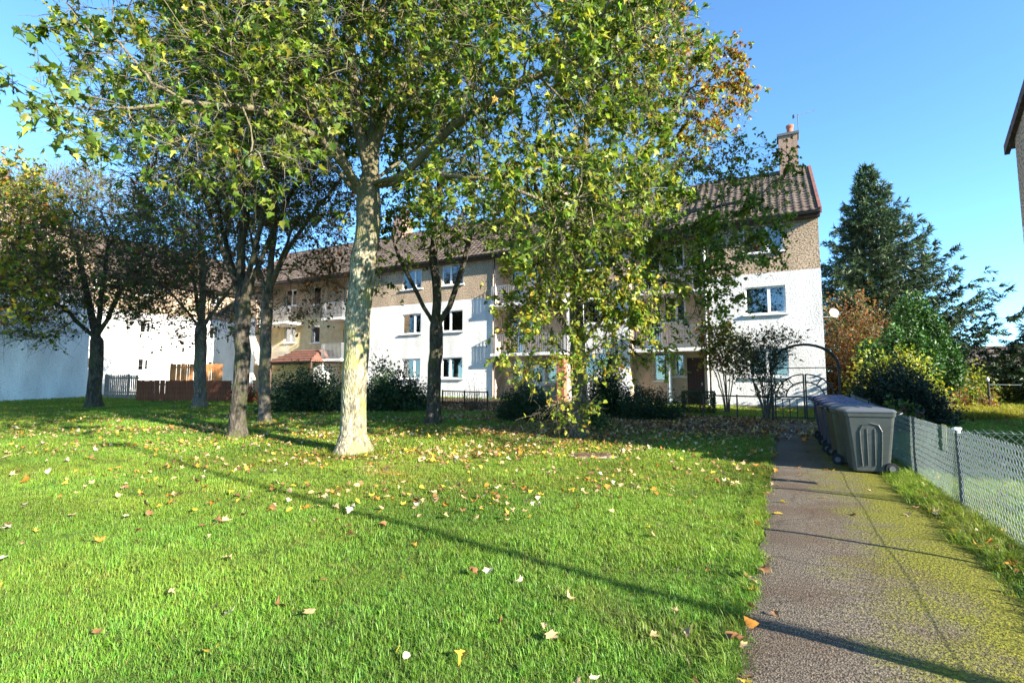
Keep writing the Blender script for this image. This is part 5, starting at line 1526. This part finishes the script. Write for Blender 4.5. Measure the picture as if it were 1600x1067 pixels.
# ------------------------------------------------------------------ grass
def grass_mat():
    m = leaf_mat('grass_blade', .35, .5, spec=.3)
    t = m.node_tree
    a = [n for n in t.nodes if n.type == 'ATTRIBUTE'][0]
    b = t.nodes['Principled BSDF']
    at2 = t.nodes.new('ShaderNodeAttribute'); at2.attribute_type = 'INSTANCER'; at2.attribute_name = 'tint'
    mx = t.nodes.new('ShaderNodeMix'); mx.data_type = 'RGBA'; mx.blend_type = 'MULTIPLY'; mx.inputs['Factor'].default_value = 1
    t.links.new(a.outputs['Color'], mx.inputs['A']); t.links.new(at2.outputs['Color'], mx.inputs['B'])
    g_ = [n for n in t.nodes if n.type == 'MIX' and n != mx][0]
    t.links.new(mx.outputs['Result'], b.inputs['Base Color']); t.links.new(mx.outputs['Result'], g_.inputs['A'])
    return m
M_grass = grass_mat()
def tuft(rng, nb, h, spread, wid, lean):
    Vs = []; Fs = []; Cs = []
    for k in range(nb):
        b = np.array([*rng.normal(0, spread, 2), -.008]); az = rng.random() * 6.28
        hh = h * (.45 + .75 * rng.random()); le = lean * (.3 + 1.1 * rng.random())
        d = np.array([math.cos(az), math.sin(az), 0]); s_ = np.array([-math.sin(az), math.cos(az), 0]) * wid * (.6 + .6 * rng.random())
        p1 = b + [0, 0, hh * .55] + d * le * hh * .3; p2 = b + [0, 0, hh * (.98 - .35 * le)] + d * le * hh
        n = len(Vs)
        Vs += [b - s_, b + s_, p1 + s_ * .8, p1 - s_ * .8, p2]; Fs += [(n, n + 1, n + 2), (n, n + 2, n + 3), (n + 3, n + 2, n + 4)]
        c = np.array([.155, .24, .028]) * (.75 + .55 * rng.random())
        if rng.random() < .07: c = np.array([.30, .26, .09]) * (.6 + .5 * rng.random())
        Cs += [c] * 5
    return np_mesh('grass_tuft', Vs, [np.array(Fs)], M_grass, np.array(Cs))
rng = np.random.default_rng(99)
def scatter_object(name, label, protos, pts, rotz, tilt, scl, idx, tint, parent=None):
    me = bpy.data.meshes.new(name); me.vertices.add(len(pts)); me.vertices.foreach_set('co', np.asarray(pts, np.float32).ravel())
    def attr(nm, ty, data, key):
        a = me.attributes.new(nm, ty, 'POINT'); a.data.foreach_set(key, np.asarray(data).ravel())
    e = np.stack([tilt[:, 0], tilt[:, 1], rotz], 1).astype(np.float32)
    attr('rot', 'FLOAT_VECTOR', e, 'vector'); attr('scl', 'FLOAT_VECTOR', scl.astype(np.float32), 'vector'); attr('idx', 'INT', idx.astype(np.int32), 'value')
    attr('tint', 'FLOAT_VECTOR', tint.astype(np.float32), 'vector')
    o = obj(name, me, parent); tag(o, label, None, None, 'stuff')
    ng = bpy.data.node_groups.new(name, 'GeometryNodeTree')
    ng.interface.new_socket('Geometry', in_out='INPUT', socket_type='NodeSocketGeometry'); ng.interface.new_socket('Geometry', in_out='OUTPUT', socket_type='NodeSocketGeometry')
    N = ng.nodes; gi = N.new('NodeGroupInput'); go = N.new('NodeGroupOutput')
    iop = N.new('GeometryNodeInstanceOnPoints'); iop.inputs['Pick Instance'].default_value = True
    j = N.new('GeometryNodeJoinGeometry')
    for p in reversed(protos):
        oi = N.new('GeometryNodeObjectInfo'); oi.inputs['Object'].default_value = p; oi.inputs['As Instance'].default_value = True
        ng.links.new(oi.outputs['Geometry'], j.inputs[0])
    def na(nm, ty):
        n = N.new('GeometryNodeInputNamedAttribute'); n.data_type = ty; n.inputs['Name'].default_value = nm; return n.outputs['Attribute']
    ng.links.new(gi.outputs[0], iop.inputs['Points']); ng.links.new(j.outputs[0], iop.inputs['Instance'])
    ng.links.new(na('idx', 'INT'), iop.inputs['Instance Index'])
    er = N.new('FunctionNodeEulerToRotation'); ng.links.new(na('rot', 'FLOAT_VECTOR'), er.inputs[0]); ng.links.new(er.outputs[0], iop.inputs['Rotation'])
    ng.links.new(na('scl', 'FLOAT_VECTOR'), iop.inputs['Scale'])
    ng.links.new(iop.outputs[0], go.inputs[0])
    md = o.modifiers.new('scatter', 'NODES'); md.node_group = ng
    return o
def fbm(x, y, s, seed):
    r_ = np.random.default_rng(seed); v = np.zeros_like(x)
    for k in range(5):
        a = r_.random() * 6.28; f = s * 1.9 ** k * (.7 + .6 * r_.random())
        for q in range(3):
            a = r_.random() * 6.28; ph = r_.random() * 6.28
            v += np.sin((x * math.cos(a) + y * math.sin(a)) * f + ph) / (1.5 ** k) / 3
    return v
near = [bpy.data.objects.new('grass_tuft_source', tuft(rng, 15, .052, .024, .0022, .75)) for _ in range(5)]
farp = [bpy.data.objects.new('grass_clump_source', tuft(rng, 16, .060, .06, .0055, .8)) for _ in range(4)]
longp = [bpy.data.objects.new('long_grass_source', tuft(rng, 14, .17, .03, .0042, 1.0)) for _ in range(4)]
def lawn_points(y0, y1, dens, margin=.6):
    xm = (y1) * 1.02 + margin
    n = int((y1 - y0) * 2 * xm * dens)
    x = (rng.random(n) * 2 - 1) * xm; y = y0 + rng.random(n) * (y1 - y0)
    l = x * Q[0] + y * Q[1]; a = x * P[0] + y * P[1]
    el_, er_ = -.26 + wob(a, 1.0), 1.46 + wob(a, 4.0)
    ok = (np.abs(x) < y * 1.03 + margin)
    onpath = (l > el_ + .01 + rng.normal(0, .02, n)) & (l < er_ + .02 + rng.normal(0, .035, n)) & (a < 19.5)
    ok &= ~onpath
    ok &= rng.random(n) > bare(x, y) * 1.05
    fx = (x - 13.1) * .456 + (y - 21.4) * .89
    ok &= ~((fx > -.1) & ((x - 13.1) * .89 - (y - 21.4) * .456 < .1))
    for tx, ty, tr2 in ((-3.34, 10.86, .42), (-6.98, 13.15, .36)): ok &= np.hypot(x - tx, y - ty) > tr2
    ok &= ~((np.abs(x - mc[0]) < .45) & (np.abs(y - mc[1]) < .33))
    return x[ok], y[ok], l[ok], a[ok]
def tint_of(x, y):
    n_ = fbm(x, y, 1.3, 4); b_ = fbm(x, y, .5, 9)
    t_ = np.ones((len(x), 3)); t_ *= (1 + .26 * n_)[:, None]
    t_[:, 0] *= 1 + .20 * np.clip(b_, -1, 1) + rng.normal(0, .08, len(x)); t_[:, 1] *= 1 + rng.normal(0, .08, len(x))
    w_ = np.clip(fbm(x, y, .9, 31) * 1.2 - .75, 0, 1)[:, None]          # worn, strawy turf
    t_ = t_ * (1 - w_) + t_ * np.array([1.5, .85, 1.6]) * w_
    return np.clip(t_, .35, 1.9)
X_, Y_, S_, I_, T_ = [], [], [], [], []
for y0, y1, dens, sc_ in ((2.0, 4.2, 1050, 1.0), (4.2, 7.0, 620, 1.1), (7.0, 10.5, 330, 1.25)):
    x, y, l, a = lawn_points(y0, y1, dens)
    cl = fbm(x, y, 3.5, 21) * 1.35
    X_.append(x); Y_.append(y); S_.append(sc_ * (1 + .28 * cl) * (.75 + .5 * rng.random(len(x)))); T_.append(tint_of(x, y))
x = np.concatenate(X_); y = np.concatenate(Y_); s_ = np.clip(np.concatenate(S_), .4, 2.2); tt = np.concatenate(T_); n = len(x)
scatter_object('lawn_grass', 'short bright green grass of the near lawn', near, np.stack([x, y, gz(x, y)], 1), rng.random(n) * 6.28, rng.normal(0, .12, (n, 2)), np.stack([s_, s_, s_ * (.85 + .3 * rng.random(n))], 1), rng.integers(0, 5, n), tt)
X_, Y_, S_, T_ = [], [], [], []
for y0, y1, dens, sc_ in ((10.5, 15, 170, 1.1), (15, 22, 80, 1.4), (22, 32, 34, 1.9)):
    x, y, l, a = lawn_points(y0, y1, dens)
    X_.append(x); Y_.append(y); S_.append(sc_ * (.7 + .6 * rng.random(len(x)))); T_.append(tint_of(x, y))
x = np.concatenate(X_); y = np.concatenate(Y_); s_ = np.concatenate(S_); tt = np.concatenate(T_); n = len(x)
scatter_object('lawn_grass', 'short green grass of the far lawn under the trees', farp, np.stack([x, y, gz(x, y)], 1), rng.random(n) * 6.28, rng.normal(0, .1, (n, 2)), np.stack([s_, s_, s_ * .9], 1), rng.integers(0, 4, n), tt)
# long grass: verge under the fence, lawn edges, round the trunks
def strip(n, a0, a1, l0, l1):
    a = a0 + rng.random(n) * (a1 - a0); l = l0 + rng.random(n) * (l1 - l0)
    return a * P[0] + l * Q[0], a * P[1] + l * Q[1]
vx, vy = strip(5600, 2.5, 12.0, 1.34, 2.2)
keep = rng.random(len(vx)) < .05 + .95 * np.clip((vx * Q[0] + vy * Q[1] - 1.36 - .12 * fbm(vx, vy, 4, 3)) / .3, 0, 1)
vx, vy = vx[keep], vy[keep]
ex, ey = strip(900, 2.5, 15, -.40, -.27)
px_, py_ = strip(2600, 5, 12, 2.1, 7.0)
rx_ = []; ry_ = []
for tx, ty, r0_, k in ((-3.34, 10.86, .50, 90), (-6.98, 13.15, .42, 70), (-8.1, 16.9, .35, 50), (-2.42, 15.6, .3, 40)):
    an_ = rng.random(k) * 6.28; rr = r0_ * (1 + .25 * rng.random(k)); rx_ += list(tx + rr * np.cos(an_)); ry_ += list(ty + rr * np.sin(an_))
x = np.concatenate([vx, ex, px_, rx_]); y = np.concatenate([vy, ey, py_, ry_]); n = len(x)
s_ = np.concatenate([.45 + .65 * rng.random(len(vx)) ** 1.5, .45 + .3 * rng.random(len(ex)), .5 + .4 * rng.random(len(px_)), .7 + .4 * rng.random(len(rx_))])
scatter_object('verge_grass', 'long rough grass along the foot of the chain link fence', longp, np.stack([x, y, gz(x, y)], 1), rng.random(n) * 6.28, rng.normal(0, .15, (n, 2)), np.stack([s_, s_, s_], 1), rng.integers(0, 4, n), tint_of(x, y) * [1.1, 1.0, 1.0])
# tall pale grass at the far side of the side lawn
gx, gy = [], []
for k in range(1500):
    p_ = at(1470 + rng.random() * 170, 600, 17.5 + rng.random() * 3.2); gx.append(p_[0]); gy.append(p_[1])
gx, gy = np.array(gx), np.array(gy); n = len(gx); s_ = 1.2 + 1.2 * rng.random(n)
scatter_object('tall_grass', 'tall pale seeding grass below the far hedge', longp, np.stack([gx, gy, gz(gx, gy)], 1), rng.random(n) * 6.28, rng.normal(0, .15, (n, 2)), np.stack([s_ * 1.4, s_ * 1.4, s_], 1), rng.integers(0, 4, n), np.tile([2.0, 1.2, 1.4], (n, 1)))

# ------------------------------------------------------------------ fallen leaves
rng = np.random.default_rng(123)
LC = {'yellow': ((.62, .42, .05), 'bright yellow'), 'tan': ((.50, .34, .17), 'pale tan'), 'orange': ((.55, .22, .04), 'orange'), 'brown': ((.22, .11, .05), 'dull brown'), 'pale': ((.62, .52, .36), 'bleached cream')}
def curled(kind, rng):
    T, Fc = LEAF[kind]; T = T.copy(); T[:, 1] -= .45
    a, b, c_ = rng.normal(.5, .7), rng.normal(.3, .6), rng.normal(0, .5)
    T[:, 2] = T[:, 2] * .6 + a * T[:, 0] ** 2 + b * T[:, 1] ** 2 + c_ * T[:, 0] * T[:, 1] + rng.normal(0, .03, len(T))
    T[:, 2] -= T[:, 2].min()
    return T, Fc
lmesh = {}
lkeys = list(LC)
lm_ = {k: leaf_mat('fallen_leaf_' + k, .2, .6, LC[k][0], .2) for k in lkeys}
for k in lkeys:
    lmesh[k] = []
    for v_ in range(5):
        T, Fc = curled('maple' if v_ < 4 else 'round', rng)
        lmesh[k].append(np_mesh('fallen_leaf', T, [Fc], lm_[k]))
def leaf_density(x, y):
    d = .35 + 6.0 * np.exp(-((x + .5) / 5.5) ** 2 - ((y - 11.8) / 3.2) ** 2) + 1.6 * np.exp(-((x + 1.5) / 4.5) ** 2 - ((y - 7.5) / 2.2) ** 2)
    d += 5 * np.exp(-((x + 8) / 6) ** 2 - ((y - 16) / 4) ** 2)
    d += 30 * bare(x, y) * np.clip((y - 11.5) / 3, 0, 1)
    l = x * Q[0] + y * Q[1]
    d += 2.5 * np.exp(-((l + .22) / .12) ** 2) + 9 * np.exp(-((l - 1.6) / .16) ** 2) * (y < 10)
    d = np.where((l > -.15) & (l < 1.4), d * .28, d)
    return 6.6 * d * np.clip(1 + 1.0 * fbm(x, y, 1.7, 77), .15, 3)
n = 200000
yy = 2.1 + (rng.random(n) ** .8) * 24; xx = (rng.random(n) * 2 - 1) * (yy * 1.03 + .3)
area = 2 * (yy * 1.03 + .3) / (.8 ** -1 * 1.0)
pdf = .8 ** -1 * ((yy - 2.1) / 24 + 1e-4) ** (1 / .8 - 1) / 24 / (2 * (yy * 1.03 + .3))
acc = leaf_density(xx, yy) / (n * pdf)
fx = (xx - 13.1) * .456 + (yy - 21.4) * .89
ok = (rng.random(n) < acc) & (fx < -.2)
ok &= np.hypot(xx + 3.34, yy - 10.86) > .5
xx, yy = xx[ok], yy[ok]; n = len(xx)
bz = bare(xx, yy) > .35
size = np.where(bz, .10, .082) * (.55 + .75 * rng.random(n))
l_ = xx * Q[0] + yy * Q[1]
on = (l_ > -.2) & (l_ < 1.45)
zz = gz(xx, yy) + np.where(on, .026, np.where(bz, .012, .036 + .018 * rng.random(n)))
kidx = np.where(bz, rng.choice(5, n, p=[.04, .22, .1, .56, .08]), rng.choice(5, n, p=[.14, .38, .12, .26, .10]))
ntop = 300
scr = np.where((np.abs(xx) < yy * .98) & (yy > 2.3), size / np.hypot(xx, yy), 0)
order = np.argsort(-scr); top = order[:ntop]; rest = order[ntop:]
tl_ = rng.normal(0, .38, (n, 2)); rz_ = rng.random(n) * 6.28
for q in top:
    k = lkeys[kidx[q]]
    o = obj('fallen_leaf', lmesh[k][rng.integers(5)])
    o.location = (float(xx[q]), float(yy[q]), float(zz[q])); o.rotation_euler = (float(tl_[q, 0]), float(tl_[q, 1]), float(rz_[q])); o.scale = (float(size[q]),) * 3
    where = 'on the tarmac path' if on[q] else ('in the grass below the wire fence' if l_[q] > 1.4 else 'on the open lawn')
    if where.endswith('lawn'):
        if math.hypot(xx[q] + 3.34, yy[q] - 10.86) < 2.8: where = 'in the grass round the pale maple trunk'
        elif math.hypot(xx[q] - mc[0], yy[q] - mc[1]) < 1.8: where = 'in the grass near the inspection cover'
        elif l_[q] > -1.0: where = 'along the lawn edge beside the path'
    big = 'large ' if size[q] > .108 else 'small ' if size[q] < .082 else ''
    tag(o, big + LC[k][1] + ' fallen maple leaf lying ' + where, 'leaf', big + LC[k][1] + ' fallen leaves ' + where)
Vs, Fs, Cs, off = [], [], [], 0
protos = [curled('maple_lo', rng) for _ in range(12)]
for v_ in range(12):
    g_ = rest[v_::12]
    T, Fc = protos[v_]
    ca, sa = np.cos(rz_[g_]), np.sin(rz_[g_]); tx, ty = tl_[g_, 0], tl_[g_, 1]
    Tz = T[None, :, 2] + T[None, :, 0] * ty[:, None] + T[None, :, 1] * tx[:, None]
    vx_ = T[None, :, 0] * ca[:, None] - T[None, :, 1] * sa[:, None]; vy_ = T[None, :, 0] * sa[:, None] + T[None, :, 1] * ca[:, None]
    V_ = np.stack([vx_, vy_, Tz], -1) * size[g_][:, None, None] + np.stack([xx[g_], yy[g_], zz[g_]], 1)[:, None]
    Vs.append(V_.reshape(-1, 3)); Fs.append((Fc[None] + (np.arange(len(g_)) * len(T))[:, None, None]).reshape(-1, 3) + off); off += len(g_) * len(T)
    cb = np.array([LC[lkeys[k]][0] for k in kidx[g_]]) * (.6 + .6 * rng.random((len(g_), 1)))
    Cs.append(np.repeat(cb, len(T), 0))
tag(obj('leaf_litter', np_mesh('leaf_litter', np.concatenate(Vs), [np.concatenate(Fs)], leaf_mat('leaf_litter', .15, .65, None, .2), np.concatenate(Cs))), 'scattered autumn leaf litter over lawn and beds', kind='stuff')
print('leaves', n)
